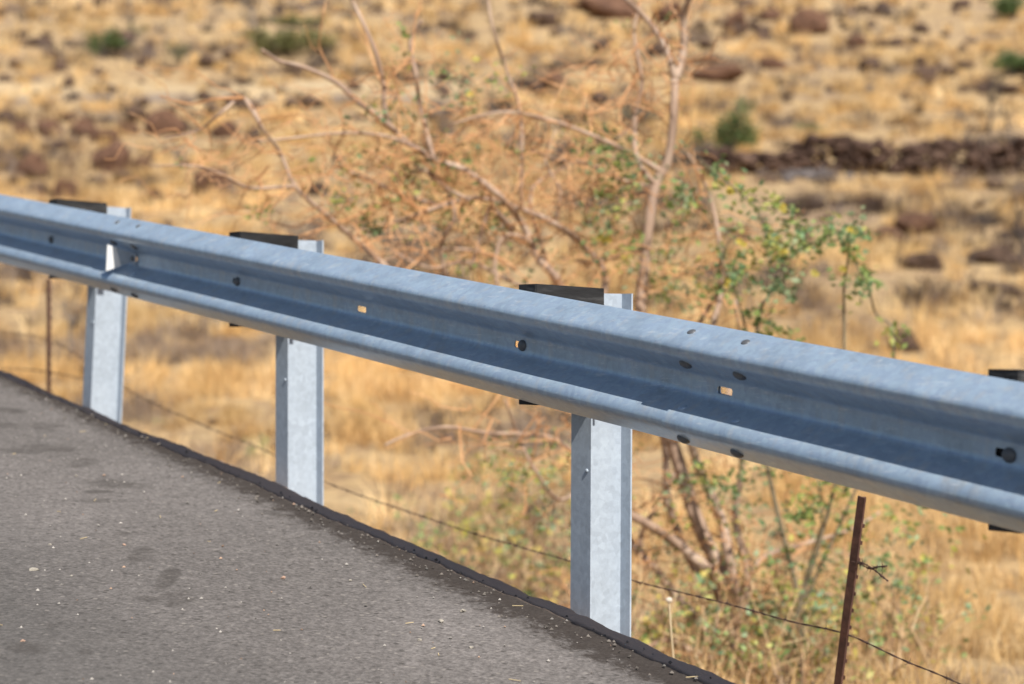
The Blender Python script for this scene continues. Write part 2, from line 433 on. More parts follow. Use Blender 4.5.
def rail_panel(s0, s1, dp, holes, label=None):
    cuts = set(np.round(np.arange(s0, s1, .075), 4)) | {s1}
    hs = []
    for c in holes:
        for e in (c - .030, c - .026, c + .026, c + .030): cuts.add(e)
        cuts = {x for x in cuts if not (c - .055 < x < c + .055) or min(abs(x - e) for e in (c - .030, c - .026, c + .026, c + .030)) < 1e-6}
        hs.append((c - .030, c + .030))
    cs = sorted(cuts)
    rows = []
    for (h, p) in prof: rows.append((h, p))
    mb = MB(); nR = len(rows)
    vs = []
    for s in cs:
        wob = .0022 * (float(fbm(s / .5, 3.1, 31)) - .5); wh = .004 * (float(fbm(s / 1.7, 9.1, 33)) - .5)
        for (h, p) in rows:
            dent = .0016 * (float(fbm(s / .22, h / .08, 35)) - .5)
            hh = h
            if abs(abs(h) - .0095) < 1e-6:          # round the slot ends
                for (a, b) in hs:
                    if abs(s - a) < 1e-6 or abs(s - b) < 1e-6: hh = h * .62
            vs.append(W(s, p + dp + wob + dent, hh + wh))
    mid = len(half) - 1
    fs = []
    for i in range(len(cs) - 1):
        sm = (cs[i] + cs[i + 1]) / 2
        for k in range(nR - 1):
            if k == mid and any(a < sm < b for a, b in hs): continue
            fs.append((i * nR + k, i * nR + k + 1, (i + 1) * nR + k + 1, (i + 1) * nR + k))
    mb.add(vs, fs)
    o = mb.build('rail_panel', M_rail, guard, True)
    md = o.modifiers.new('thick', 'SOLIDIFY'); md.thickness = .0034; md.offset = 0
    es = o.modifiers.new('sharp', 'EDGE_SPLIT'); es.split_angle = R(50)
    if label: o['label'] = label
    return o
SPL_R = -BAY / 2            # splice right of post three
SPL_L = SPL_R + 2 * BAY     # splice at the reflector, then one more out of frame
mid_panel = rail_panel(SPL_R - .16, SPL_L + .16, 0., [SPL_R, 0, BAY / 2, BAY, SPL_L])
right_panel = rail_panel(SPL_R - 2 * BAY, SPL_R + .140, -.0085, [SPL_R, -BAY, SPL_R - BAY])
left_panel = rail_panel(SPL_L - .165, SPL_L + 2 * BAY + .2, .0042, [SPL_L, SPL_L + BAY / 2, SPL_L + BAY])

def dome(c, nrm, r, hgt, squash=None):      # a button head: rings on a normal
    nrm = Vector(nrm).normalized(); a = Vector(D3); a = (a - nrm * a.dot(nrm)).normalized(); b = nrm.cross(a)
    mb = MB(); vs = []; n = 14; prof_ = [(1, -.004), (1, .25 * hgt), (.86, .62 * hgt), (.55, .9 * hgt), (.2, hgt)]
    for (q, z) in prof_:
        for k in range(n):
            t = 2 * math.pi * k / n
            vs.append(Vector(c) + a * (math.cos(t) * r * q * 1.15) + b * (math.sin(t) * r * q) + nrm * z)
    fs = [(i * n + k, i * n + (k + 1) % n, (i + 1) * n + (k + 1) % n, (i + 1) * n + k) for i in range(len(prof_) - 1) for k in range(n)]
    fs.append(tuple(range((len(prof_) - 1) * n, len(prof_) * n)))
    mb.add(vs, fs); return mb
def facet(h):      # profile point and outward normal (towards the road) at height h
    for (h0, p0), (h1, p1) in zip(prof, prof[1:]):
        if h1 <= h <= h0:
            t = (h0 - h) / (h0 - h1)
            tang = Vector((0, p1 - p0, h1 - h0))
            n = Vector((0, -abs(tang.z), 0)) + Vector((0, 0, 1)) * (tang.y if tang.z < 0 else -tang.y) * -1
            n = Vector((0, tang.z, -tang.y)); 
            if n.y > 0: n = -n
            n.normalize()
            return p0 + (p1 - p0) * t, P3 * n.y + N3 * n.z
for panel, sc_, dp in ((right_panel, SPL_R, -.0085), (mid_panel, SPL_L, 0.)):
    for ds in (-.108, .108):
        for h in (.136, .056, -.056, -.136):
            p, n = facet(h)
            dome(W(sc_ + ds, p + dp - .0018, h), n, *((.0172, .0105) if h in (.056, -.136) else (.0115, .0045))).build('splice_bolt', M_bolt if h in (.056, -.136, .136) else M_rail, panel, True)
for panel, s, dp in ((mid_panel, 0, 0.), (mid_panel, BAY, 0.), (left_panel, SPL_L + BAY / 2, .0042), (right_panel, -BAY, -.0085)):
    dome(W(s - .012, dp - .0018, 0), -P3, .0165, .011).build('post_bolt', M_bolt, panel, True)

def post_and_block(s, tilt=0., roll=0.):
    base = W(s, 0, 0)
    def Q(ds, p, z): return base + DH * ds + P3 * p + ZV * z
    top, bot = .153, -1.75
    p0, p1, tf, tw, hw = .2035, .2035 + .148, .0055, .0048, .0505
    sec = [(hw, p0), (-hw, p0), (-hw, p0 + tf), (-tw / 2, p0 + tf), (-tw / 2, p1 - tf), (-hw, p1 - tf), (-hw, p1), (hw, p1), (hw, p1 - tf), (tw / 2, p1 - tf), (tw / 2, p0 + tf), (hw, p0 + tf)]
    mb = MB(); n = len(sec)
    zs = [bot, -1.0, -.5, 0, top]
    vs = [Q(a, b, z) for z in zs for (a, b) in sec]
    fs = [(i * n + k, i * n + (k + 1) % n, (i + 1) * n + (k + 1) % n, (i + 1) * n + k) for i in range(len(zs) - 1) for k in range(n)]
    for lv in (0, (len(zs) - 1) * n):
        fs += [(lv + 0, lv + 1, lv + 2, lv + 3, lv + 10, lv + 11), (lv + 3, lv + 4, lv + 9, lv + 10), (lv + 4, lv + 5, lv + 6, lv + 7, lv + 8, lv + 9)]
    mb.add(vs, fs)
    o = mb.build('post', M_post, guard)
    dome(Q(-.031, p0 - .0002, -.365), -P3, .006, .004).build('bolt_or_hole', M_post, o, True)  # disc added in place of a flange hole with sunlit web behind
    # recycled plastic spacer: routed at the back so that two cheeks clasp the post
    b = MB(); zt, zb = .176, -.170
    pf, pb, pc = .007, .2015, .240
    sl, sr = .040, -.056
    sec = [(sl, pf + .004), (sl - .006, pf), (sr + .006, pf), (sr, pf + .004), (sr - .006, pc), (sr + .004, pc), (sr + .004, pb), (sl, pb)]
    n = len(sec); zz = [zb, zb + .006, zt - .016, zt - .006, zt]
    vs = []
    for j, z in enumerate(zz):
        for k, (a, q) in enumerate(sec):
            dz = 0.
            if j >= 3 and q > pb - .001: dz = -.010
            vs.append(Q(a, q, z + dz))
    fs = [(i * n + k, i * n + (k + 1) % n, (i + 1) * n + (k + 1) % n, (i + 1) * n + k) for i in range(len(zz) - 1) for k in range(n)]
    fs += [tuple(reversed(range(n))), tuple(range((len(zz) - 1) * n, len(zz) * n))]
    b.add(vs, fs)
    ob = b.build('spacer_block', M_block, guard)
    if tilt or roll:
        piv = Q(0, .28, .0)
        Rm = Matrix.Translation(piv) @ Matrix.Rotation(R(tilt), 4, 'Y') @ Matrix.Translation(-piv)
        for oo in [o] + [c for c in o.children]:
            off = guard.location + (o.location if oo is not o else Vector())
            T = Matrix.Translation(off)
            oo.data.transform(T.inverted() @ Rm @ T)
    return o
post_and_block(-BAY + .03); post_and_block(-.012, tilt=.3); post_and_block(BAY + .042); post_and_block(2 * BAY, tilt=2.6)
post_and_block(3 * BAY)

# delineator bracket in the trough at the left splice
rf = MB()
s0 = SPL_L
def Wd(s, p, h): return W(s, p, h)
t_ = .003
def plate(c, nv):
    c = [Vector(x) for x in c]; nv = Vector(nv).normalized() * t_
    n = len(c)
    rf.add(c + [x + nv for x in c], [tuple(range(n)), tuple(reversed(range(n, 2 * n)))] + [(k, (k + 1) % n, n + (k + 1) % n, n + k) for k in range(n)])
plate([Wd(s0 - .035, -.008, .021), Wd(s0 + .030, -.008, .021), Wd(s0 + .030, -.008, -.021), Wd(s0 - .035, -.008, -.021)], -P3)
wing = [Wd(s0 + .030, -.008, .021), Wd(s0 + .058, -.096, .050), Wd(s0 + .058, -.096, -.058), Wd(s0 + .030, -.008, -.021)]
nw = (wing[1] - wing[0]).cross(wing[3] - wing[0])
if nw.dot(D3) > 0: nw = -nw
plate(wing, nw)
refl = rf.build('reflector_bracket', M_post, guard)
rs = MB()
nvv = nw.normalized() * (t_ + .0015)
def lerp(a, b, t): return a + (b - a) * t
fc = [lerp(wing[0], wing[1], .60), lerp(wing[0], wing[1], .985), lerp(wing[3], wing[2], .985), lerp(wing[3], wing[2], .36)]
rs.add([x + nvv for x in fc] + [x + nvv * 1.5 for x in fc], [(0, 1, 2, 3), (7, 6, 5, 4), (0, 1, 5, 4), (1, 2, 6, 5), (2, 3, 7, 6), (3, 0, 4, 7)])
o = rs.build('reflector', M_sheet, refl)
dome(W(s0 - .012, -.0115, 0), -P3, .0125, .009).build('bolt_or_hole', M_bolt, refl, True)

# ------------------------------------------------------------------ wire fence
FQ = 1.17
def fence_pt(px, py):
    Lc = O3.x * PX + O3.y * PY + FQ
    Y = Lc / (PX * (px - 512) / F + PY)
    return unproj(px, py, Y)
f_r_top = fence_pt(862, 497); f_r_b = fence_pt(838, 684)
f_l_top = fence_pt(48, 279)
fence = thing('wire_fence', 'sagging barbed wire fence on rusty steel stakes below the road edge', 'fence', (f_r_b.x, f_r_b.y, float(ground(f_r_b.x, f_r_b.y))))
def stake(top, bot, label=None):
    ax = (top - bot).normalized()
    a = DH.copy(); a = (a - ax * a.dot(ax)).normalized(); b = ax.cross(a)
    sec = [(-.017, -.003), (-.003, -.003), (-.003, -.016), (.003, -.016), (.003, -.003), (.017, -.003), (.017, .003), (-.017, .003)]
    mb = MB(); n = len(sec); L = (top - bot).length; k = 14
    vs = []
    for i in range(k + 1):
        c = bot + ax * (L * i / k)
        for (x, y) in sec: vs.append(c + a * (x + .0008 * random.uniform(-1, 1)) + b * (y + .0008 * random.uniform(-1, 1)))
    fs = [(i * n + j, i * n + (j + 1) % n, (i + 1) * n + (j + 1) % n, (i + 1) * n + j) for i in range(k) for j in range(n)]
    fs += [tuple(reversed(range(n))), tuple(range(k * n, k * n + n))]
    mb.add(vs, fs)
    for i in range(2, int(L / .055)):        # studs down the face
        c = bot + ax * (.055 * i) - b * .0165
        mb.hexa([c + a * x - b * y + ax * z for z in (-.006, .006) for (x, y) in ((-.005, 0), (.005, 0), (.005, .006), (-.005, .006))])
    o = mb.build('fence_stake', M_rust, fence)
    if label: o['label'] = label
    return o
ext = (f_r_top - f_r_b).normalized()
stake(f_r_top, f_r_b - ext * .75, 'leaning rusty stake under the right of the rail')
stake(f_l_top, Vector((f_l_top.x, f_l_top.y, float(ground(f_l_top.x, f_l_top.y)) - .35)), 'upright rusty stake at the far left')
def barbed(pts, name='barbed_wire', barbs=True):
    path = smoothline(pts, 14); mb = MB()
    # resample
    dens = []; 
    for i in range(len(path) - 1):
        n = max(1, int((path[i + 1] - path[i]).length / .012))
        for k in range(n): dens.append(path[i].lerp(path[i + 1], k / n))
    dens.append(path[-1])
    L = 0.
    st = [[], []]
    lastb = 0.
    for i, p in enumerate(dens):
        d = (dens[min(i + 1, len(dens) - 1)] - dens[max(i - 1, 0)]).normalized()
        u = d.cross(ZV).normalized(); w = u.cross(d)
        ph = i * .9
        jig = Vector((0, 0, .006 * (float(fbm(i * .05, 3.3, 41)) - .5)))
        for q in (0, 1):
            st[q].append(p + jig + (u * math.cos(ph + q * math.pi) + w * math.sin(ph + q * math.pi)) * .0016)
        if barbs and i % 10 == 5:
            a = random.uniform(0, 6.28)
            for q in range(3):
                dv = (u * math.cos(a + q * 2.1) + w * math.sin(a + q * 2.1) + d * random.uniform(-.4, .4)).normalized()
                mb.tube([p - dv * .003, p + dv * .016], [.0016, .0007], 4)
            mb.tube([p - d * .006, p + d * .006], .0038, 5)
    for q in (0, 1): mb.tube(st[q], .0016, 4)
    return mb.build(name, M_wire, fence)
barbed([fence_pt(x, y) for (x, y) in [(-120, 300), (-40, 326), (48, 340), (130, 391), (200, 424), (270, 453), (330, 484), (430, 519), (500, 541), (570, 561), (640, 583), (722, 602), (790, 621), (846, 634), (905, 661), (962, 685), (1060, 735)]])
barbed([fence_pt(x, y) for (x, y) in [(853, 562), (862, 563), (874, 570), (888, 581)]])
barbed([fence_pt(x, y) for (x, y) in [(857, 562), (868, 568), (878, 567), (887, 566)]])
barbed([fence_pt(x, y) for (x, y) in [(-120, 360), (-60, 372), (10, 369), (49, 372), (88, 380)]])

# ------------------------------------------------------------------ woody plants
def jitterline(a, b, n, amp, droop=0.):
    a = Vector(a); b = Vector(b); L = (b - a).length; pts = [a]
    for i in range(1, n):
        t = i / n
        p = a.lerp(b, t) + Vector((random.gauss(0, 1), random.gauss(0, 1), random.gauss(0, 1))) * amp * L
        p.z -= droop * L * math.sin(t * math.pi) * -1
        pts.append(p)
    pts.append(b); return pts
GREENS = [(.19, .27, .09), (.25, .33, .10), (.17, .27, .13), (.36, .37, .10), (.27, .33, .18)]
YEL = [(.48, .37, .06), (.54, .44, .09), (.42, .35, .08)]
def leaf(mb, p, size, col, flat=.5):
    d = Vector((random.gauss(0, 1), random.gauss(0, 1), random.gauss(0, flat))).normalized()
    u = d.orthogonal().normalized(); u = (Matrix.Rotation(random.uniform(0, 6.28), 3, d) @ u)
    w = d.cross(u); s = size
    mb.add([p, p + d * s * .45 + u * s * .27 + w * s * .06, p + d * s, p + d * s * .45 - u * s * .27 + w * s * .06], [(0, 1, 2), (0, 2, 3)], col)
def cluster(mb, p, r, n, size, cols, var=.25):
    c0 = random.choice(cols)
    for i in range(n):
        q = p + Vector((random.gauss(0, r), random.gauss(0, r), random.gauss(0, r)))
        k = 1 + random.uniform(-var, var)
        leaf(mb, q, size * random.uniform(.7, 1.3), tuple(x * k for x in c0))
def flower(mb, p, r, col):
    ax = Vector((random.gauss(0, .5), -1, random.gauss(.4, .4))).normalized(); u = ax.orthogonal().normalized()
    for k in range(5):
        a = Matrix.Rotation(k * 1.2566, 3, ax) @ u; b = ax.cross(a)
        mb.add([p, p + a * r * .6 + b * r * .42 + ax * r * .2, p + a * r + ax * r * .35, p + a * r * .6 - b * r * .42 + ax * r * .2], [(0, 1, 2, 3)], col)

# --- the dry thorn tree behind the rail
_b = unproj(731, 672, 9.6 * 1.2); TB = Vector((_b.x, _b.y, float(ground(_b.x, _b.y))))
tree = thing('dry_tree', 'half bare thorny tree with pinkish trunk and tangled orange twigs behind the rail', 'tree', TB)
TS = 1.2
def ut(x, y, Y): return unproj(x, y, Y * TS)
def pl(pts, Y0, Y1, wob=.12):
    out = []
    n = len(pts)
    for i, (x, y) in enumerate(pts):
        t = i / max(1, n - 1)
        out.append(unproj(x, y, TS * (Y0 + (Y1 - Y0) * t + (random.uniform(-wob, wob) if 0 < i < n - 1 else 0))))
    return smoothline(out, 4)
PXM = 9.6 / F
def tap(n, a, b): return [a + (b - a) * i / (n - 1) for i in range(n)]
trunk_pts = [TB - Vector((0, 0, .15))] + pl([(731, 655), (737, 622), (738, 600)], 9.6, 9.6, 0)
tb = MB(); tb.tube(trunk_pts, tap(len(trunk_pts), .075, .052), 10)
up = pl([(738, 603), (713, 556), (694, 512), (680, 467), (668, 430), (652, 370), (641, 315), (644, 270), (649, 222), (656, 183), (667, 164), (673, 125), (675, 78)], 9.6, 9.7, .05)
tb.tube(up, tap(len(up), .043, .022), 10)
tb.build('trunk', M_bark, tree, True)
LIMBS = [  # pixel path, start depth, end depth, radius at start and end
 ([(675, 80), (683, 53), (684, 19), (691, -8), (700, -40)], 9.7, 9.6, .016, .009),
 ([(675, 80), (666, 48), (651, 24), (627, 0), (604, -22)], 9.7, 9.9, .013, .007),
 ([(656, 186), (637, 159), (635, 116), (642, 82), (634, 34), (640, 6)], 9.68, 9.9, .012, .004),
 ([(739, 606), (724, 586), (705, 567), (679, 545), (642, 521), (610, 505), (590, 480), (575, 452)], 9.6, 9.2, .026, .008),
 ([(733, 660), (717, 640), (702, 625), (683, 604), (650, 564), (628, 541), (606, 520)], 9.6, 9.9, .024, .012),
 ([(738, 612), (731, 567), (720, 515), (700, 471), (690, 430), (700, 380), (712, 330), (722, 285), (719, 241), (709, 193), (688, 154)], 9.6, 9.3, .020, .005),
 ([(606, 520), (590, 430), (592, 340), (606, 277), (584, 246), (555, 224), (516, 207), (473, 198), (430, 210), (385, 226), (350, 238)], 9.9, 9.5, .016, .006),
 ([(628, 541), (600, 460), (585, 360), (560, 284), (538, 258), (524, 227), (502, 198), (463, 169), (434, 160), (395, 131), (385, 110), (383, 82), (373, 45), (352, 0), (343, -25)], 9.85, 9.3, .017, .006),
 ([(434, 160), (426, 130), (420, 105), (416, 74), (410, 41), (422, 20)], 9.4, 9.6, .009, .006),
 ([(395, 131), (372, 112), (356, 100), (336, 82), (303, 67), (279, 61), (262, 50)], 9.35, 9.1, .011, .006),
 ([(438, 205), (405, 196), (369, 180), (336, 166)], 9.6, 9.8, .010, .006),
 ([(450, 350), (420, 300), (385, 266), (352, 237), (324, 213), (295, 186), (280, 152), (262, 128), (244, 98)], 9.5, 9.0, .012, .004),
 ([(426, 153), (389, 137), (344, 133), (283, 139), (250, 142)], 9.4, 9.1, .008, .003),
 ([(295, 186), (250, 188), (225, 176), (197, 166), (150, 166)], 9.1, 8.8, .007, .0025),
 ([(262, 128), (244, 98), (221, 113), (197, 131), (165, 138)], 9.05, 8.9, .007, .003),
 ([(244, 98), (215, 99), (190, 104), (160, 96)], 9., 8.9, .005, .0025),
 ([(661, 171), (637, 157), (603, 140), (550, 120), (500, 112), (450, 125)], 9.68, 9.3, .010, .004),
 ([(656, 186), (627, 182), (589, 164), (555, 159), (530, 150)], 9.68, 10.1, .009, .004),
 ([(645, 250), (620, 256), (590, 262), (560, 258)], 9.65, 10.2, .008, .004),
 ([(521, 207), (521, 116), (507, 72), (492, 24), (487, -12)], 9.6, 9.8, .007, .004),
 ([(516, 270), (478, 251), (420, 251), (380, 262)], 9.9, 9.5, .007, .004),
 ([(512, 230), (500, 215), (490, 208), (478, 245), (470, 270)], 9.7, 9.7, .012, .008),
 ([(538, 258), (528, 240), (505, 236), (495, 262), (500, 300)], 9.8, 9.6, .009, .006),
 ([(575, 452), (545, 436), (487, 433), (446, 427), (408, 435), (385, 445)], 9.2, 8.8, .008, .004),
 ([(590, 480), (560, 500), (535, 470), (520, 440), (505, 400)], 9.3, 9.0, .008, .004),
 ([(650, 564), (640, 540), (660, 500), (676, 470), (676, 430)], 9.9, 10.1, .010, .008),
 ([(739, 600), (760, 560), (800, 545), (850, 530), (880, 512)], 9.6, 9.9, .012, .004),
 ([(737, 615), (770, 610), (805, 592), (850, 600)], 9.6, 9.2, .009, .003),
 ([(739, 640), (722, 600), (690, 560), (668, 500), (664, 440), (640, 380), (600, 330)], 9.7, 10., .020, .009),
 ([(741, 630), (748, 570), (735, 520), (742, 460), (728, 400), (740, 350), (735, 300)], 9.6, 9.8, .016, .005),
 ([(728, 665), (700, 655), (668, 640), (640, 650), (615, 640)], 9.6, 9.3, .016, .006),
 ([(455, 300), (440, 250), (455, 215), (440, 180), (415, 165)], 9.7, 9.5, .009, .004),
 ([(620, 320), (570, 290), (520, 285), (470, 262), (430, 268), (390, 250)], 9.9, 9.4, .009, .004),
 ([(560, 300), (530, 200), (560, 170), (600, 150), (640, 120)], 9.9, 10.2, .008, .004),
 ([(724, 280), (716, 296), (706, 312), (696, 330)], 9.4, 9.5, .010, .008),
 ([(470, 200), (450, 190), (420, 170), (400, 176), (370, 150)], 9.5, 9.9, .007, .003),
 ([(555, 224), (560, 190), (545, 160), (556, 130)], 9.75, 10.1, .007, .003),
 ([(410, 200), (380, 205), (344, 221), (300, 236)], 9.6, 9.2, .006, .003),
]
twig = MB(); lf = MB(); fl = MB()
limb_pts = []
for (pts, Y0, Y1, r0, r1) in LIMBS:
    q = pl(pts, Y0, Y1, .10)
    b = MB(); b.tube(q, tap(len(q), r0 * TS * 1.3, r1 * TS * 1.25), 8)
    b.build('branch', M_bark if r0 > .0065 else M_twig, tree, True)
    limb_pts.append((q, r0, r1))
def spawn(q, r, level, density, dirbias, lmin, lmax):
    for i in range(1, len(q)):
        seg = q[i] - q[i - 1]; n = seg.length * density
        n = int(n) + (random.random() < n - int(n))
        for k in range(n):
            p = q[i - 1].lerp(q[i], random.random())
            d = seg.normalized() * random.uniform(.2, .9) + Vector((random.gauss(0, .75), random.gauss(0, .75), random.gauss(0, .6))) + dirbias
            d.normalize()
            L = random.uniform(lmin, lmax)
            e = p + d * L
            if e.z < float(ground(e.x, e.y)) + .15: continue
            if max(sp(e.x, e.y)[1], 0) < .75: continue
            w = jitterline(p, e, 4, .07)
            w = smoothline(w, 2)
            twig.tube(w, tap(len(w), r, r * .4), 4, cap=False)
            if level > 0: spawn(w, r * .6, level - 1, density * 1.2, dirbias, lmin * .4, lmax * .45)
            elif random.random() < .035:
                cluster(lf, e, .022, random.randint(4, 9), .026, GREENS[:4])
for (q, r0, r1) in limb_pts:
    lo = q[0].z < CAMZ - .5
    spawn(q, max(.0036, min(.0075, r0 * .6)), 1, 3.6 if not lo else 3.0, Vector((-.35, 0, .12)), .18, .70)
print('twig verts', len(twig.v))
# brushy dry twig fans hanging left of the trunk
for (cx, cy, Y, n) in [(642, 85, 9.8, 60), (630, 100, 9.9, 40), (585, 170, 9.9, 40), (610, 190, 9.8, 40), (450, 135, 9.5, 40), (520, 140, 9.7, 45), (560, 200, 9.9, 40), (700, 260, 9.4, 40), (715, 230, 9.4, 30), (420, 190, 9.6, 40), (380, 170, 9.5, 30), (330, 150, 9.3, 20), (250, 160, 9., 16), (480, 235, 9.7, 30), (430, 110, 9.6, 24), (400, 215, 9.4, 46), (350, 195, 9.3, 34), (470, 170, 9.5, 50), (540, 235, 9.7, 46), (290, 170, 9.1, 22), (215, 125, 8.9, 12), (600, 240, 9.8, 40), (560, 150, 9.6, 40), (690, 500, 9.5, 36), (650, 560, 9.6, 40), (570, 460, 9.2, 40), (760, 560, 9.5, 26), (500, 420, 9.0, 20)]:
    c = ut(cx, cy, Y)
    for i in range(int(n * .6)):
        p = c + Vector((random.gauss(0, .20), random.gauss(0, .16), random.gauss(0, .13)))
        d = Vector((random.gauss(-.25, .8), random.gauss(0, .6), random.gauss(-.1, .5))).normalized()
        w = smoothline(jitterline(p, p + d * random.uniform(.12, .5), 4, .08), 2)
        twig.tube(w, tap(len(w), random.choice([.0032, .004, .0058]), .0018), 4, cap=False)
o = twig.build('twigs', M_twig, tree); o['kind'] = 'stuff'
# leaves still on the tree
for (cx, cy, sx, sy, Y, n) in [(470, 85, 40, 35, 9.7, 12), (425, 65, 30, 30, 9.6, 6), (370, 120, 30, 20, 9.5, 5), (400, 170, 45, 40, 9.8, 34), (450, 190, 50, 40, 9.9, 28),
                               (600, 165, 40, 35, 9.9, 34), (640, 180, 20, 40, 9.6, 12), (620, 210, 30, 35, 9.9, 30), (345, 215, 30, 25, 9.6, 12), (258, 212, 4, 5, 9.4, 3), (690, 215, 15, 40, 9.5, 8), (510, 265, 60, 30, 10.1, 14), (440, 215, 60, 20, 10., 18), (640, 265, 40, 30, 9.8, 20), (690, 295, 50, 20, 9.6, 16)]:
    for i in range(n):
        p = ut(random.gauss(cx, sx * .6), random.gauss(cy, sy * .6), Y + random.uniform(-.4, .4))
        cluster(lf, p, .034, random.randint(5, 11), .042, GREENS)
for (cx, cy, sx, sy, Y, n) in [(740, 520, 100, 70, 9.4, 40), (690, 620, 50, 40, 9.3, 30), (830, 600, 70, 60, 9.3, 55), (520, 480, 30, 40, 9.2, 30), (560, 450, 40, 30, 9.3, 12), (800, 650, 90, 30, 9.0, 34)]:
    for i in range(n):
        p = ut(random.gauss(cx, sx * .6), random.gauss(cy, sy * .6), Y + random.uniform(-.3, .3))
        if p.z < float(ground(p.x, p.y)) + .05: continue
        cluster(lf, p, .05, random.randint(3, 7), .036, GREENS + [(.34, .33, .07), (.30, .30, .10)])
o = lf.build('leaves', M_leaf, tree); o['kind'] = 'stuff'
for (x, y) in [(603, 241), (608, 239), (625, 258), (600, 238), (470, 95), (476, 60), (355, 178)]:
    flower(fl, ut(x, y, 9.7), .028, random.choice(YEL))
fl.build('blossom', M_leaf, tree)

# --- shrub with yellow flowers right of the tree
def shrub(name, label, cat, base, stems, leaves, flowers, mat=M_stem, lsize=.044):
    t = thing(name, label, cat, base)
    for (pts, Y0, Y1, r0, r1) in stems:
        q = pl(pts, Y0, Y1, .05); q = [base.copy()] + q if pts[0][1] > 500 else q
        b = MB(); b.tube(q, tap(len(q), r0 * TS, r1 * TS), 6); b.build('stem', mat, t, True)
    lm = MB()
    for (cx, cy, sx, sy, Y, n) in leaves:
        for i in range(n):
            p = ut(random.gauss(cx, sx * .5), random.gauss(cy, sy * .5), Y + random.gauss(0, .12))
            if p.z < float(ground(p.x, p.y)) + .03: continue
            cluster(lm, p, .030, random.randint(5, 10), lsize, GREENS)
    o = lm.build('leaves', M_leaf, t); o['kind'] = 'stuff'
    for (x, y, r) in flowers:
        fm = MB(); c = ut(x, y, leaves[0][4] - .15 + random.uniform(-.1, .1))
        for i in range(3): flower(fm, c + Vector((random.gauss(0, .008), 0, random.gauss(0, .008))), r, random.choice(YEL))
        fm.build('flower', M_leaf, t)
    return t
B2 = Vector((ut(800, 640, 9.1).x, 9.1 * TS, 0)); B2.z = float(ground(B2.x, B2.y))
shrub('flowering_shrub', 'slender leafy shrub with yellow flowers showing above the rail right of the tree', 'shrub', B2,
      [([(800, 600), (770, 480), (757, 380), (759, 314), (771, 293), (783, 261), (765, 229), (753, 205), (715, 173), (700, 160)], 9.1, 8.9, .010, .004),
       ([(802, 600), (836, 480), (844, 390), (844, 290), (847, 267), (850, 240)], 9.1, 8.7, .009, .004),
       ([(805, 600), (880, 430), (894, 337), (876, 314), (869, 290), (855, 262)], 9.1, 8.8, .007, .003),
       ([(783, 261), (800, 250), (820, 240), (840, 232)], 8.95, 8.8, .005, .003),
       ([(757, 380), (738, 300), (722, 262), (730, 240)], 9.0, 8.9, .006, .003),
       ([(797, 610), (810, 560), (822, 520), (818, 480)], 9.1, 9.0, .006, .003)],
      [(790, 245, 34, 26, 8.9, 26), (825, 235, 30, 16, 8.85, 18), (852, 240, 16, 20, 8.8, 14), (862, 282, 22, 18, 8.8, 14), (778, 288, 20, 22, 8.9, 14), (776, 207, 22, 10, 8.9, 12), (738, 262, 36, 30, 9., 30), (715, 170, 6, 6, 8.9, 4), (735, 195, 16, 10, 8.9, 8), (682, 195, 12, 14, 9., 8), (760, 325, 24, 20, 9., 12), (895, 335, 10, 10, 8.8, 5), (785, 335, 10, 8, 9., 5), (815, 510, 36, 30, 9., 30), (790, 600, 70, 60, 9., 36), (860, 570, 50, 60, 9., 28), (720, 490, 60, 30, 9.2, 22), (910, 540, 40, 30, 9., 12)],
      [(731, 193, .019), (783, 252, .019), (815, 273, .019), (772, 236, .019), (842, 270, .019), (784, 210, .019), (728, 282, .019), (742, 244, .019), (852, 230, .019)])

# --- low plants at the embankment foot
def low_plant(name, label, cat, px, py, rpx, n, group=None, stemn=7):
    base = hit(px, py + rpx * .8); r = rpx * base.y / F; g = base.z
    t = thing(name, label, cat, base, group)
    sm = MB(); lm = MB()
    for i in range(stemn):
        e = Vector((base.x + random.gauss(0, r * .7), base.y + random.gauss(0, r * .6), g + random.uniform(.4, 1.9) * r))
        q = smoothline(jitterline(base, e, 3, .06), 2); sm.tube(q, tap(len(q), .05 * r, .02 * r), 4)
        for k in range(n): cluster(lm, q[-1 - (k % 3)] + Vector((random.gauss(0, r * .25), random.gauss(0, r * .25), abs(random.gauss(0, r * .25)))), .14 * r, 7, .34 * r, GREENS)
    sm.build('stem', M_stem, t); o = lm.build('leaves', M_leaf, t)
    return t
low_plant('weed', 'small bright green weed between the first two posts beside the road edge', 'plant', 257, 450, 11, 3)
low_plant('weed', 'low green weed right of the barbed wire left of the front post', 'plant', 480, 541, 13, 3)
low_plant('weed', 'bushy leafy weed under the rail just left of the front post', 'plant', 516, 496, 20, 2, stemn=9)
low_plant('weed', 'tiny green weed close behind the leftmost bright post', 'plant', 160, 424, 6, 2, stemn=4)
low_plant('weed', 'green weed at the foot of the leaning stake', 'plant', 812, 668, 16, 3)
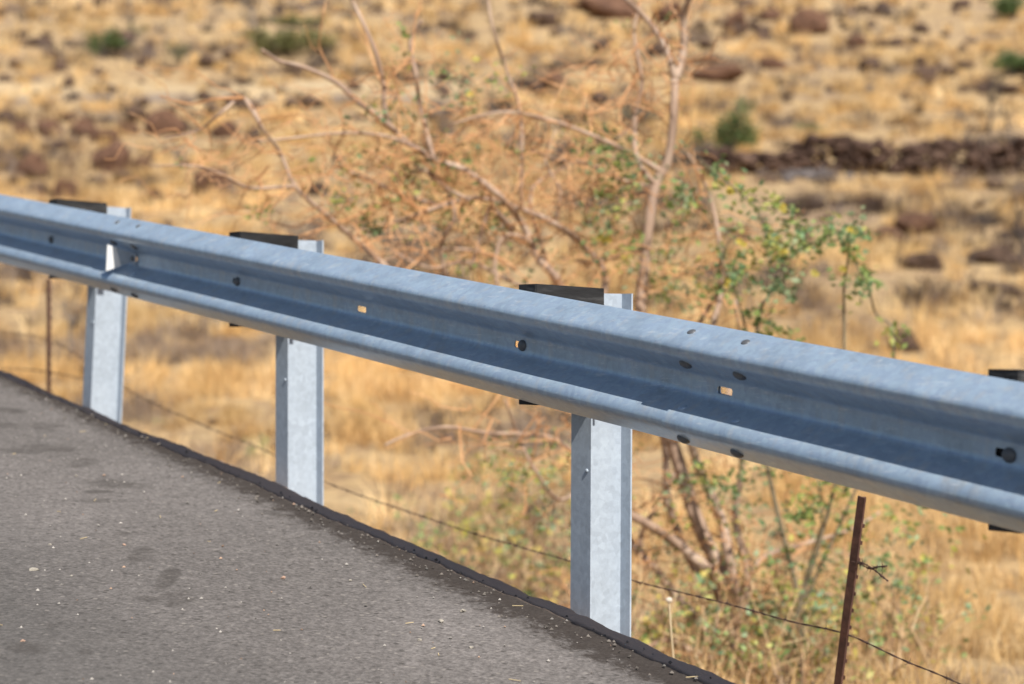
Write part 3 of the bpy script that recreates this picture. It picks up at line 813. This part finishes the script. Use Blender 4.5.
# tangled leafy undergrowth at the foot of the embankment
um = MB()
UG = [(.22, .34, .12), (.28, .38, .14), (.20, .34, .19), (.48, .46, .10), (.44, .44, .16), (.30, .40, .24), (.60, .50, .14)]
DRY = [(.60, .40, .21), (.46, .28, .15), (.72, .54, .32), (.26, .16, .10)]
for i in range(700):
    px = random.choice([random.uniform(395, 585), random.uniform(460, 585), random.uniform(630, 930), random.uniform(630, 930), random.uniform(630, 820)]); Y = random.uniform(10.2, 13.5) if px > 600 else random.uniform(12.5, 19.)
    X = (px - 512) * Y / F; 
    if sp(X, Y)[1] < 1.6: continue
    g = float(ground(X, Y)); b = Vector((X, Y, g)); h = random.uniform(.15, .85) * (1 if px > 600 else .75)
    e = b + Vector((random.gauss(0, .16), random.gauss(0, .12), h))
    q = smoothline(jitterline(b, e, 4, .07), 2)
    um.tube(q, tap(len(q), random.uniform(.003, .008) * (1.7 if px < 600 else 1.15), .002), 4, random.choice(DRY), cap=False)
    for k in range(random.randint(0, 3)):
        p = q[random.randint(3, len(q) - 1)]; e2 = p + Vector((random.gauss(0, .12), random.gauss(0, .1), random.gauss(.05, .08)))
        q2 = smoothline(jitterline(p, e2, 3, .1), 2); um.tube(q2, tap(len(q2), .003, .0015), 4, random.choice(DRY), cap=False)
        if random.random() < .38: cluster(um, e2, .045, random.randint(4, 11), .05 if px > 600 else .062, UG)
me = um.mesh('undergrowth'); o = link('undergrowth', me, M_leaf)
tag(o, 'tangle of dry stalks and yellow green leaves under the rail', 'undergrowth', kind='stuff')
# dry seed stalk
sb = unproj(674, 668, 7.6); g = float(ground(sb.x, sb.y))
st = thing('seed_stalk', 'pale dry stalk with a round white seed head beside the front post', 'plant', (sb.x, sb.y, g))
mb = MB(); q = smoothline([Vector((sb.x + .02, sb.y, g)), unproj(674, 665, 7.6), unproj(671, 630, 7.6), unproj(669, 600, 7.6)], 4); mb.tube(q, .0042, 5)
mb.build('stalk', mat_simple('dry_stalk', [(.3, (.42, .33, .2)), (.7, (.58, .48, .32))], scale=9, bump=0), st, True)
bm = bmesh.new(); bmesh.ops.create_icosphere(bm, subdivisions=2, radius=.013)
for v in bm.verts: v.co *= random.uniform(.85, 1.15); v.co.z *= .75
me = bpy.data.meshes.new('head'); bm.to_mesh(me); bm.free(); me.transform(Matrix.Translation(q[-1])); link('seed_head', me, mat_simple('pale_seed', [(.3, (.5, .44, .36)), (.7, (.7, .64, .55))], scale=40, bump=0), st, True)

def scatter(y0, y1, dens, uw):
    area_n = 0; P = []
    for a in np.arange(y0, y1, 1.):
        w = uw * (a + 6); n = int(dens * 2 * w * 1.)
        P.append(np.stack([rng.uniform(-w, w, n), rng.uniform(a, a + 1, n)], 1))
    return np.concatenate(P)
# ------------------------------------------------------------------ stones
def rock_mesh(name, seed, sub=3, flat=1.):
    bm = bmesh.new(); bmesh.ops.create_icosphere(bm, subdivisions=sub, radius=1.)
    rr = random.Random(seed); 
    cuts = [(Vector((rr.gauss(0, 1), rr.gauss(0, 1), rr.gauss(0, 1))).normalized(), rr.uniform(.55, .9)) for _ in range(9)]
    from mathutils import noise
    for v in bm.verts:
        c = v.co.copy()
        for (n, d) in cuts:
            e = c.dot(n) - d
            if e > 0: c -= n * e * .88
        k = 1 + .22 * noise.fractal(c * 1.3 + Vector((seed * 3.1, 0, 0)), 1.0, 2.0, 4)
        v.co = c * k
    me = bpy.data.meshes.new(name); bm.to_mesh(me); bm.free(); return me
ROCKS = [rock_mesh('boulder_shape', k) for k in range(8)]
ROCKS_D = [m.copy() for m in ROCKS]
for m in ROCKS: m.materials.append(M_rock)
for m in ROCKS_D: m.materials.append(M_rockdark)
KEEP = []          # plots kept clear of grass
def boulder(px, py, wpx, hpx, label, dark=False):
    g = hit(px, py + hpx * .5)
    k = g.y / F
    o = bpy.data.objects.new('boulder', random.choice(ROCKS_D if dark else ROCKS)); COL.objects.link(o)
    w, h = wpx * k * 1.12, hpx * k * 1.25
    KEEP.append((g.x, g.y, w * .55))
    o.scale = (w * .60, min(w, h * 1.6) * .55, h * .62)
    o.location = (g.x, g.y + .0, float(ground(g.x, g.y)) + h * .32)
    o.rotation_euler = (random.uniform(-.2, .2), random.uniform(-.2, .2), random.uniform(-.4, .4))
    return tag(o, label, 'boulder', 'boulders on the hillside')
for a in [
 (7, 118, 18, 12, 'dark brown boulder at the left edge, topmost of the left field', True),
 (23, 131, 17, 15, 'rounded boulder second from the left edge in the row of rocks'),
 (50, 130, 22, 15, 'flat-topped red boulder between two others in the left row'),
 (70, 118, 16, 9, 'small low boulder touching the top of a larger red one'),
 (84, 128, 24, 15, 'rust red boulder under the smaller one in the middle of the left row'),
 (104, 137, 26, 11, 'long low pale red boulder below and right of the row'),
 (128, 128, 18, 10, 'narrow brown boulder at the right end of the left row'),
 (53, 147, 26, 8, 'very dark flat rock shape standing in for a shadow below the row of red rocks', True),  # dark flat shape added where only a shadow lies
 (32, 168, 26, 22, 'tall brown boulder low on the left above the rail'),
 (114, 158, 32, 28, 'largest red boulder of the left field, alone in the straw'),
 (142, 166, 16, 12, 'small red boulder just right of the largest one'),
 (66, 190, 20, 18, 'squarish red boulder just above the first spacer block'),
 (32, 196, 28, 10, 'half buried red boulder touching the rail top at far left'),
 (164, 125, 30, 20, 'broad dark red boulder behind the left twig tips'),
 (184, 127, 10, 12, 'small grey brown boulder right beside the broad dark red one', True),
 (155, 196, 18, 10, 'low red boulder between the first two posts near the rail'),
 (213, 180, 36, 26, 'big maroon boulder behind the thin twigs left of the tree'),
 (226, 130, 22, 15, 'red boulder behind the forked twig tip'),
 (256, 135, 16, 9, 'grey flat boulder by the tip of the bent twig', True),
 (318, 188, 18, 14, 'brown boulder half hidden among the lower twigs', True),
 (612, 8, 62, 20, 'widest rust red boulder at the top edge near the tree tip'),
 (671, 13, 28, 16, 'red boulder behind the topmost fork of the trunk'),
 (737, 23, 22, 20, 'upright red boulder right of the tree top'),
 (770, 15, 18, 10, 'small flat red boulder between two larger ones at the top'),
 (809, 23, 32, 22, 'large rounded red boulder high on the right hillside'),
 (857, 41, 18, 12, 'small red boulder alone on the open right hillside'),
 (553, 83, 26, 16, 'tilted dark red boulder left of the brushy twig fan'),
 (543, 18, 26, 14, 'dull brown boulder left of the widest red one', True),
 (706, 59, 26, 8, 'thin slab of red rock above the wider slab'),
 (718, 74, 44, 14, 'wide low slab of red rock right of the trunk'),
 (773, 64, 22, 10, 'small low red rock in the grass above the green bush'),
 (916, 224, 34, 18, 'rusty red boulder in the bank below the stone wall'),
 (884, 234, 32, 16, 'dark red boulder left of the rusty one in the bank'),
 (925, 262, 40, 15, 'black brown boulder below the red bank', True),
 (993, 256, 40, 16, 'dark boulder at the right edge above a low black one', True),
 (1000, 288, 56, 12, 'long black low rock near the right edge', True),
 (905, 343, 26, 18, 'brown boulder just above the rail left of the last block', True),
]:
    boulder(*a[:5], dark=len(a) > 5)

def scatter_rocks(name, items, label, cat, mats, sub=2):
    bases = []
    for k in range(5):
        m = rock_mesh('tmp', 40 + k, sub)
        v = np.empty(len(m.vertices) * 3, np.float32); m.vertices.foreach_get('co', v)
        fc = np.array([list(p.vertices) for p in m.polygons]); bases.append((v.reshape(-1, 3), fc)); bpy.data.meshes.remove(m)
    V = []; Fc = []; off = 0
    for (p, s) in items:
        v, f = bases[int(rng.integers(0, 5))]
        a = rng.uniform(0, 6.28); c, sn = math.cos(a), math.sin(a)
        vv = v * np.array([s * rng.uniform(.8, 1.5), s * rng.uniform(.7, 1.2), s * rng.uniform(.45, .9)])
        vv = np.stack([vv[:, 0] * c - vv[:, 1] * sn, vv[:, 0] * sn + vv[:, 1] * c, vv[:, 2]], 1) + np.array(p)
        V.append(vv); Fc.append(f + off); off += len(vv)
    Fc = np.concatenate(Fc); V = np.concatenate(V)
    me = fastmesh(name, V, Fc.ravel(), np.arange(len(Fc)) * 3, None)
    return me
items = []
for (y0, y1, dens, uw, smin, smax) in [(14, 40, .22, .3, .05, .17), (40, 70, .26, .3, .10, .34), (70, 130, .22, .3, .16, .55)]:
    P = scatter(y0, y1, dens, uw)
    for (x, y) in P:
        if fbm(x / 9, y / 9, 91, 3) + rng.normal(0, .06) < .46: continue
        s = smin + (smax - smin) * rng.uniform(0, 1) ** 2.2
        items.append(((x, y, float(ground(x, y)) + s * .35), s))
        if s > .2: KEEP.append((x, y, s))
print('rubble', len(items))
me = scatter_rocks('rubble', items, '', '', None)
o = link('rubble', me, M_rockdark); tag(o, 'small dark lava stones strewn through the grass', 'rubble', kind='stuff')

# dry stone wall across the right hillside
wall_items = []
pts = [(672, 163), (720, 166), (760, 170), (800, 172), (850, 166), (900, 161), (960, 159), (1024, 158), (1120, 156)]
Yw = 58.
wpath = []
for x in np.linspace(706, 1130, 22):
    Yl = 54.2 + 2.6 * (x - 706) / 420 + .35 * math.sin(x / 37.)
    X = (x - 512) * Yl / F; wpath.append(Vector((X, Yl, float(ground(X, Yl)))))
wl = thing('stone_wall', 'low dark dry stone lava wall crossing the right hillside', 'wall', wpath[3])
for i in range(len(wpath) - 1):
    a, b = wpath[i], wpath[i + 1]; L = (b - a).length
    for k in range(int(L / .036)):
        t = random.random(); c = a.lerp(b, t)
        KEEP.append((c.x, c.y, .6))
        hgt = .50 + .85 * float(fbm(c.x / 1.1, 5.5, 95)) - (.28 if i < 4 else 0)
        for j in range(4):
            z = random.random() ** .8 * hgt
            yo = random.uniform(-.3, .3) * (1.1 - z * .5)
            s = random.choice([.05, .07, .09, .12, .16, .21]) * random.uniform(.8, 1.2)
            wall_items.append(((c.x + random.gauss(0, .06), c.y + yo, float(ground(c.x, c.y)) + z), s))
me = scatter_rocks('wall_stones', wall_items, '', '', None, 1)
link('stones', me, mat_rock('wall_lava', (.022, .011, .008), (.085, .046, .031), (.27, .175, .125)), wl)
# grey spill of stones in front of the wall
sp_items = []
for i in range(70):
    x, y = random.gauss(800, 22), random.gauss(177, 3.0)
    g = hit(x, y, 40, 90); s = random.uniform(.05, .14); sp_items.append((tuple(g + Vector((0, 0, .05))), s))
me = scatter_rocks('spill', sp_items, '', '', None, 2)
o = link('stone_heap', me, mat_rock('grey_stone', (.08, .066, .064), (.15, .128, .122), (.24, .21, .20))); tag(o, 'grey spill of loose stones at the foot of the wall', 'stone heap', kind='stuff')

# ------------------------------------------------------------------ far bushes and dead trees
FARG = [(.085, .135, .04), (.12, .17, .05), (.09, .14, .055)]
OLIVE = [(.20, .20, .08), (.24, .23, .10), (.16, .17, .07)]
GREYB = [(.18, .15, .12), (.22, .19, .16), (.14, .115, .10)]
def far_bush(px, py, wpx, hpx, label, cols, cat='bush', name='bush', n=900, lean=0.):
    g = hit(px, py); k = g.y / F; w, h = wpx * k, hpx * k
    t = thing(name, label, cat, g); KEEP.append((g.x, g.y, w * .5))
    st_ = MB(); lm = MB(); r = random.Random(int(px * 7 + py))
    ends = []
    for i in range(12):
        e = g + Vector((r.uniform(-.5, .5) * w + lean * w, r.uniform(-.4, .4) * w, h * r.uniform(.35, .95)))
        m = g.lerp(e, .5) + Vector((r.gauss(0, .06) * w, r.gauss(0, .06) * w, h * .1))
        q = smoothline([g, m, e], 3); st_.tube(q, tap(len(q), .035 * h, .008 * h), 5); ends.append(e); ends.append(m.lerp(e, .5))
    for i in range(n):
        e = r.choice(ends); c = e + Vector((r.gauss(0, .10) * w, r.gauss(0, .10) * w, r.gauss(0, .09) * h))
        if c.z < g.z: continue
        kk = r.uniform(.7, 1.35); col = tuple(x * kk for x in r.choice(cols))
        leaf(lm, c, max(w, h) * .095 * r.uniform(.6, 1.3), col)
    st_.build('stem', M_greywood, t); o = lm.build('foliage', M_leaf, t)
    return t
far_bush(104, 58, 36, 26, 'round green bush alone on the upper left slope', FARG)
far_bush(138, 40, 18, 16, 'small green bush right of the round one beneath the grey brush', OLIVE, n=400)
far_bush(178, 66, 22, 24, 'dull grey green bush on the edge of the pale track', OLIVE, n=500)
far_bush(285, 58, 62, 26, 'wide olive bush on the upper slope left of the thorn branches', OLIVE)
far_bush(325, 56, 34, 20, 'low green bush at the right of the wide olive one', OLIVE, n=500)
far_bush(295, 28, 46, 12, 'flat olive bush higher on the slope above the wide one', OLIVE, n=500)
far_bush(724, 160, 54, 54, 'large green bush beside the left end of the stone wall', FARG + OLIVE[:1], n=1300)
far_bush(806, 133, 28, 10, 'low green bush on the terrace above the stone wall', OLIVE, n=400)
far_bush(1014, 20, 44, 20, 'topmost green bush at the upper right corner', FARG)
far_bush(1010, 76, 54, 22, 'dark green bush at the right edge below the topmost one', FARG)
far_bush(640, 128, 40, 22, 'dull brush behind the trunk of the thorn tree', GREYB + OLIVE[:1], n=500)
far_bush(690, 168, 50, 26, 'grey brown brush in front of the large green bush', GREYB, n=500)
def dead_tree(px, py, hpx, label, spread=.5, rr=.03, lean=0., fork=7, name='dead_tree', cat='dead tree', mat=M_greywood, Y=None):
    g = hit(px, py); k = g.y / F; h = hpx * k
    t = thing(name, label, cat, g); r = random.Random(int(px + py * 3)); tr = MB(); br = MB()
    top = g + Vector((lean * h, 0, h)); tq = smoothline([g - Vector((0, 0, .1)), g.lerp(top, .35) + Vector((r.gauss(0, .07) * h, 0, 0)), g.lerp(top, .7) + Vector((r.gauss(0, .07) * h, 0, 0)), top], 4)
    tr.tube(tq, tap(len(tq), rr * h, rr * h * .3), 7)
    def go(p, d, L, rad, lev):
        q = smoothline([p, p + d * L * .5 + Vector((r.gauss(0, .1), r.gauss(0, .1), r.gauss(0, .1))) * L, p + d * L], 3)
        br.tube(q, tap(len(q), rad, rad * .4), 5)
        if lev:
            for i in range(4):
                dd = (d + Vector((r.gauss(0, .7), r.gauss(0, .7), r.gauss(.1, .5)))).normalized()
                go(q[r.randint(2, len(q) - 1)], dd, L * .6, rad * .5, lev - 1)
    for i in range(fork):
        p = tq[r.randint(len(tq) // 3, len(tq) - 1)]
        d = Vector((r.gauss(0, 1) * spread, r.gauss(0, 1) * spread, r.uniform(.2, .9))).normalized()
        go(p, d, h * r.uniform(.25, .5), rr * h * .45, 2)
    tr.build('trunk', mat, t, True); br.build('branches', mat, t, True)
    return t
M_darkwood = mat_simple('dark_deadwood', [(.3, (.03, .024, .02)), (.8, (.09, .07, .06))], scale=5, rough=.9, bump=0)
dead_tree(258, 42, 48, 'bare grey tree with crooked trunk at the top left of centre', .6, .05, -.12, 9)
dead_tree(133, 36, 34, 'bare grey brushy tree at the upper left above the green bushes', .8, .035, 0, 12)
dead_tree(170, 26, 30, 'grey bare shrub at the top edge between the left bushes and crooked tree', .8, .03, 0, 10)
dead_tree(357, 40, 50, 'thin grey bare tree at the top behind the upright twig', .6, .03, .05, 9)
dead_tree(988, 134, 40, 'dark bare tree standing on the terrace above the stone wall', .55, .06, .08, 8, mat=M_darkwood)
dead_tree(968, 132, 22, 'low dark thicket left of the bare tree on the terrace', 1.0, .04, -.3, 12, mat=M_greywood)
dead_tree(1008, 130, 24, 'short dark bare bush right of the bare tree on the terrace', .7, .05, 0, 8, mat=M_darkwood)
dead_tree(980, 244, 34, 'slanting black dead stump with few twigs at the right', .3, .06, .35, 4, mat=M_darkwood)
dead_tree(1023, 262, 52, 'black curved dead stem cut by the right edge', .2, .06, .05, 3, mat=M_darkwood)
dead_tree(70, 350, 60, 'crooked grey dead sapling between the stake and the first post', .4, .035, .12, 6)

# ------------------------------------------------------------------ grass
def tufts(name, pts, B, L, width, spread, tints, lean=.72):
    N = len(pts)
    base = np.repeat(pts, B, 0)
    az = rng.uniform(0, 2 * np.pi, N * B); rr = np.sqrt(rng.uniform(0, 1, N * B))
    Lr = np.repeat(L, B) * rng.uniform(.45, 1.1, N * B)
    sp_ = np.repeat(spread, B)
    ox = np.cos(az) * rr * sp_; oy = np.sin(az) * rr * sp_
    base = base + np.stack([ox, oy, np.zeros_like(ox)], 1)
    az2 = az + rng.normal(0, .7, N * B)
    le = np.abs(rng.normal(0, lean, N * B)) * (.4 + rr)
    le = np.clip(le, 0, 1.35)
    d1 = np.stack([np.cos(az2) * np.sin(le), np.sin(az2) * np.sin(le), np.cos(le)], 1)
    le2 = np.clip(le * 1.6 + .15, 0, 1.75)
    d2 = np.stack([np.cos(az2) * np.sin(le2), np.sin(az2) * np.sin(le2), np.cos(le2)], 1)
    a3 = rng.uniform(0, 2 * np.pi, N * B)
    w = np.repeat(width, B) * rng.uniform(.6, 1.3, N * B)
    u = np.stack([np.cos(a3), np.sin(a3), np.zeros_like(a3)], 1) * w[:, None]
    mid = base + d1 * (Lr * .55)[:, None]; tip = mid + d2 * (Lr * .5)[:, None]
    V = np.stack([base - u, base + u, mid + u * .75, mid - u * .75, tip], 1).reshape(-1, 3)
    n = N * B
    o = np.arange(n)[:, None] * 5
    lp = np.concatenate([o + 0, o + 1, o + 2, o + 3, o + 3, o + 2, o + 4], 1).ravel()
    starts = (np.arange(n)[:, None] * 7 + np.array([[0, 4]])).ravel()
    tt = np.repeat(tints, B, 0) * rng.uniform(.78, 1.22, (n, 1))
    T = np.repeat(tt, 5, 0)
    return V, lp, starts, T
STRAW = np.array([(.67, .465, .215), (.74, .54, .285), (.58, .385, .17), (.80, .62, .37), (.50, .33, .16)])
DARKS = np.array([(.10, .075, .06), (.15, .12, .11), (.075, .05, .038), (.20, .165, .155), (.13, .075, .05)])
GREY = np.array([(.26, .20, .165), (.31, .25, .21), (.22, .16, .12)])
VV = []; LL = []; SS = []; TT = []; voff = 0; loff = 0
for (y0, y1, dens, B, lmin, lmax, wd, uw) in [(6, 17, 20, 46, .14, .42, .0036, .42), (17, 32, 8.5, 60, .2, .58, .005, .36), (32, 60, 4.5, 44, .28, .68, .010, .33), (60, 95, 2.2, 34, .35, .8, .018, .32), (95, 135, 1.0, 26, .45, .9, .03, .31)]:
    P = scatter(y0, y1, dens, uw)
    X, Y = P[:, 0], P[:, 1]
    q = (X - O3.x) * PX + (Y - O3.y) * PY
    dn = fbm(X / 5.5, Y / 5.5, 61); pn = fbm(X / 1.8, Y / 1.8, 65, 3)
    keep = (q > 1.3 + .9 * rng.uniform(0, 1, len(X))) & (pn > np.where(Y < 22, .20, .30) + .15 * rng.uniform(0, 1, len(X))) & (dn + .12 * rng.normal(0, 1, len(X)) > .33)
    trk = (Y > 76) & (Y < 81.2) & (X < 0)
    trk |= (Y > 57.2) & (Y < 59.8) & (X > 6)
    keep &= ~(trk & (rng.uniform(0, 1, len(X)) < .8))
    for (kx, ky, kr) in (k for k in KEEP if y0 - 4 < k[1] < y1 + 4):
        keep &= ~((np.abs(X - kx) < kr * .8) & (Y > ky - kr * 1.8 - .4) & (Y < ky + kr * .8))
    P = P[keep]; X, Y = P[:, 0], P[:, 1]; n = len(P)
    Z = ground(X, Y) - .02
    cl = fbm(X / 3.1, Y / 3.1, 71, 3)
    pick = STRAW[rng.integers(0, len(STRAW), n)]
    gsel = (fbm(X / 2.3, Y / 2.3, 77, 3) + rng.normal(0, .07, n)) > np.where(Y < 34, .585, .65)
    pick[gsel] = GREY[rng.integers(0, len(GREY), gsel.sum())]
    pick = pick * np.array([1., .97, .90]) * (.62 + .80 * cl[:, None])
    dk = fbm(X / 1.3, Y / 1.3, 87, 3) * .55 + fbm(X / 6., Y / 6., 89, 3) * .6 + rng.normal(0, .03, n)
    bandr = np.clip((X / np.maximum(Y, 1) - .10) * 9, 0, 1) * np.clip((Y - 34) / 4, 0, 1) * np.clip((54 - Y) / 4, 0, 1)
    bandl = np.clip((-.08 - X / np.maximum(Y, 1)) * 9, 0, 1) * np.clip((Y - 84) / 8, 0, 1)
    dsel = (dk + .08 * bandr + .06 * bandl - .055 * (Y < 30) > .70) | ((Y > 58) & (rng.uniform(0, 1, n) < .03))
    pick[dsel] = DARKS[rng.integers(0, len(DARKS), dsel.sum())] * (.7 + .6 * rng.uniform(0, 1, (dsel.sum(), 1)))
    big = (fbm(X / .9, Y / .9, 81, 2) ** 1.3)
    L = lmin + (lmax - lmin) * np.clip(big * 1.25 * rng.uniform(.6, 1.3, n), 0, 1.2)
    V, lp, st_, T = tufts('g', np.stack([X, Y, Z], 1), B, L, np.full(n, wd), L * .42, pick)
    VV.append(V); LL.append(lp + voff); SS.append(st_ + loff); TT.append(T); voff += len(V); loff += len(lp)
    print('tufts', y0, n)
me = fastmesh('straw_grass', np.concatenate(VV), np.concatenate(LL), np.concatenate(SS), None, np.concatenate(TT))
o = link('dry_grass', me, M_grass); tag(o, 'straw coloured bunch grass covering the slope and hillside', 'grass', kind='stuff')

# ------------------------------------------------------------------ grit on the asphalt
PEBM = [rock_mesh('pebble_shape', 70 + k, 2) for k in range(3)]
for (px, py, r, mat, label) in [
    (33, 574, .015, M_peb, 'largest pale stone lying on the asphalt at left'),
    (50, 549, .008, M_peb, 'small white stone above the largest one on the asphalt'),
    (23, 642, .011, M_pebr, 'pinkish white stone near the lower left corner of the road'),
    (124, 549, .008, M_pebr, 'small reddish stone in the middle of the left road'),
    (71, 579, .007, M_peb, 'grey stone right of the largest pale one'),
    (441, 621, .011, M_peb, 'yellowish stone on the road below the dark edge left of the front post'),
    (463, 611, .011, M_peb, 'flat grey stone just above the yellowish one near the edge'),
    (471, 646, .008, M_peb, 'white stone below and right of the yellowish one'),
    (420, 639, .009, M_peb, 'pale chip left of the white stone on the road'),
    (283, 580, .010, M_pebr, 'orange brown chip on the road below the second post'),
    (76, 483, .007, M_peb, 'tiny white stone just below the dark streaks on the road'),
    (350, 582, .007, M_peb, 'dark small stone right of the orange brown chip'),
]:
    _, _, c = road_uv(px, py)
    me = random.choice(PEBM).copy(); me.name = 'pebble'; me.materials.clear(); me.materials.append(mat)
    o = bpy.data.objects.new('pebble', me); COL.objects.link(o)
    r *= .85; o.location = c + N3 * (r * .35 + .0125 * max(-4, min(9, (c - O3).dot(D3)))); o.scale = (r * random.uniform(1, 1.3), r * .9, r * .65); o.rotation_euler = (0, 0, random.uniform(0, 6))
    tag(o, label, 'stone', 'stones lying on the road')
grit = MB()
from mathutils import Quaternion
for i in range(1300):
    s = random.uniform(-4, 6.5); p = -abs(random.gauss(0, 1.3)) + .02
    c = W(s, p, ROADH + .0125 * max(-4, min(9, s)) + .003); r = random.choice([.0022, .003, .0035, .004, .006])
    if random.random() < .05:      # straw bits
        a = random.uniform(0, 3.14); d = D3 * math.cos(a) + P3 * math.sin(a); L = random.uniform(.012, .035)
        grit.tube([c - d * L * .5, c + d * L * .5 + N3 * .002], .0013, 4, (.50, .40, .24)); continue
    k = random.uniform(.10, .42); col = (k, k * .93, k * .86) if random.random() < .8 else (k, k * .68, k * .5)
    vs = [c + D3 * r * random.uniform(.7, 1.4) * a + P3 * r * random.uniform(.6, 1.2) * b + N3 * r * z for (a, b, z) in ((1, 0, 0), (0, 1, 0), (-1, 0, 0), (0, -1, 0), (.2, .1, .8), (0, 0, -.6))]
    grit.add(vs, [(0, 1, 4), (1, 2, 4), (2, 3, 4), (3, 0, 4), (1, 0, 5), (2, 1, 5), (3, 2, 5), (0, 3, 5)], col)
for i in range(700):
    s = random.uniform(-2.2, 6); p = random.gauss(-.03, .07)
    if p > .03: continue
    c = W(s, p, ROADH + .0125 * s + .002); r = random.choice([.003, .004, .005, .007])
    k = random.uniform(.05, .20); col = (k, k * .88, k * .78)
    vs = [c + D3 * r * random.uniform(.7, 1.4) * a + P3 * r * random.uniform(.6, 1.2) * b + N3 * r * z for (a, b, z) in ((1, 0, 0), (0, 1, 0), (-1, 0, 0), (0, -1, 0), (.2, .1, .8), (0, 0, -.6))]
    grit.add(vs, [(0, 1, 4), (1, 2, 4), (2, 3, 4), (3, 0, 4), (1, 0, 5), (2, 1, 5), (3, 2, 5), (0, 3, 5)], col)
o = grit.build('grit', M_grav); tag(o, 'fine grit and straw bits scattered over the asphalt', 'grit', kind='stuff')

# ------------------------------------------------------------------ light, camera
ELEV = R(47)
sz = math.sin(ELEV); spv = -.105
sd = -math.sqrt(1 - sz * sz - spv * spv)
S = Vector((DX * sd + PX * spv, DY * sd + PY * spv, sz)).normalized()
sun = bpy.data.lights.new('sun', 'SUN'); sun.energy = 5.0; sun.angle = R(.53); sun.color = (1., .945, .86)
so = bpy.data.objects.new('sun', sun); COL.objects.link(so)
so.rotation_euler = S.to_track_quat('Z', 'Y').to_euler(); so.location = S * 50
w = bpy.data.worlds.new('World'); sc.world = w; w.use_nodes = True
nt = w.node_tree; bg = nt.nodes['Background']; sky = nt.nodes.new('ShaderNodeTexSky')
sky.sky_type = 'NISHITA'; sky.sun_disc = False; sky.sun_elevation = ELEV; sky.sun_rotation = math.atan2(S.x, S.y)
nt.links.new(sky.outputs[0], bg.inputs[0]); bg.inputs[1].default_value = .065

cam = bpy.data.cameras.new('camera'); co = bpy.data.objects.new('camera', cam); COL.objects.link(co)
co.location = (0, 0, CAMZ); co.rotation_euler = (R(90), 0, 0)
cam.sensor_width = 36; cam.lens = F / 1024 * 36; cam.clip_start = .05; cam.clip_end = 1000
cam.dof.use_dof = True; cam.dof.focus_distance = 5.75; cam.dof.aperture_fstop = 2.55; cam.dof.aperture_blades = 0
sc.camera = co
sc.view_settings.view_transform = 'Standard'; sc.view_settings.look = 'None'
sc.view_settings.exposure = .43; sc.view_settings.gamma = 1; sc.view_settings.use_curve_mapping = False
sc.cycles.use_denoising = True
sc.cycles.max_bounces = 6; sc.cycles.transparent_max_bounces = 4
sc.render.resolution_x = 1024; sc.render.resolution_y = 684
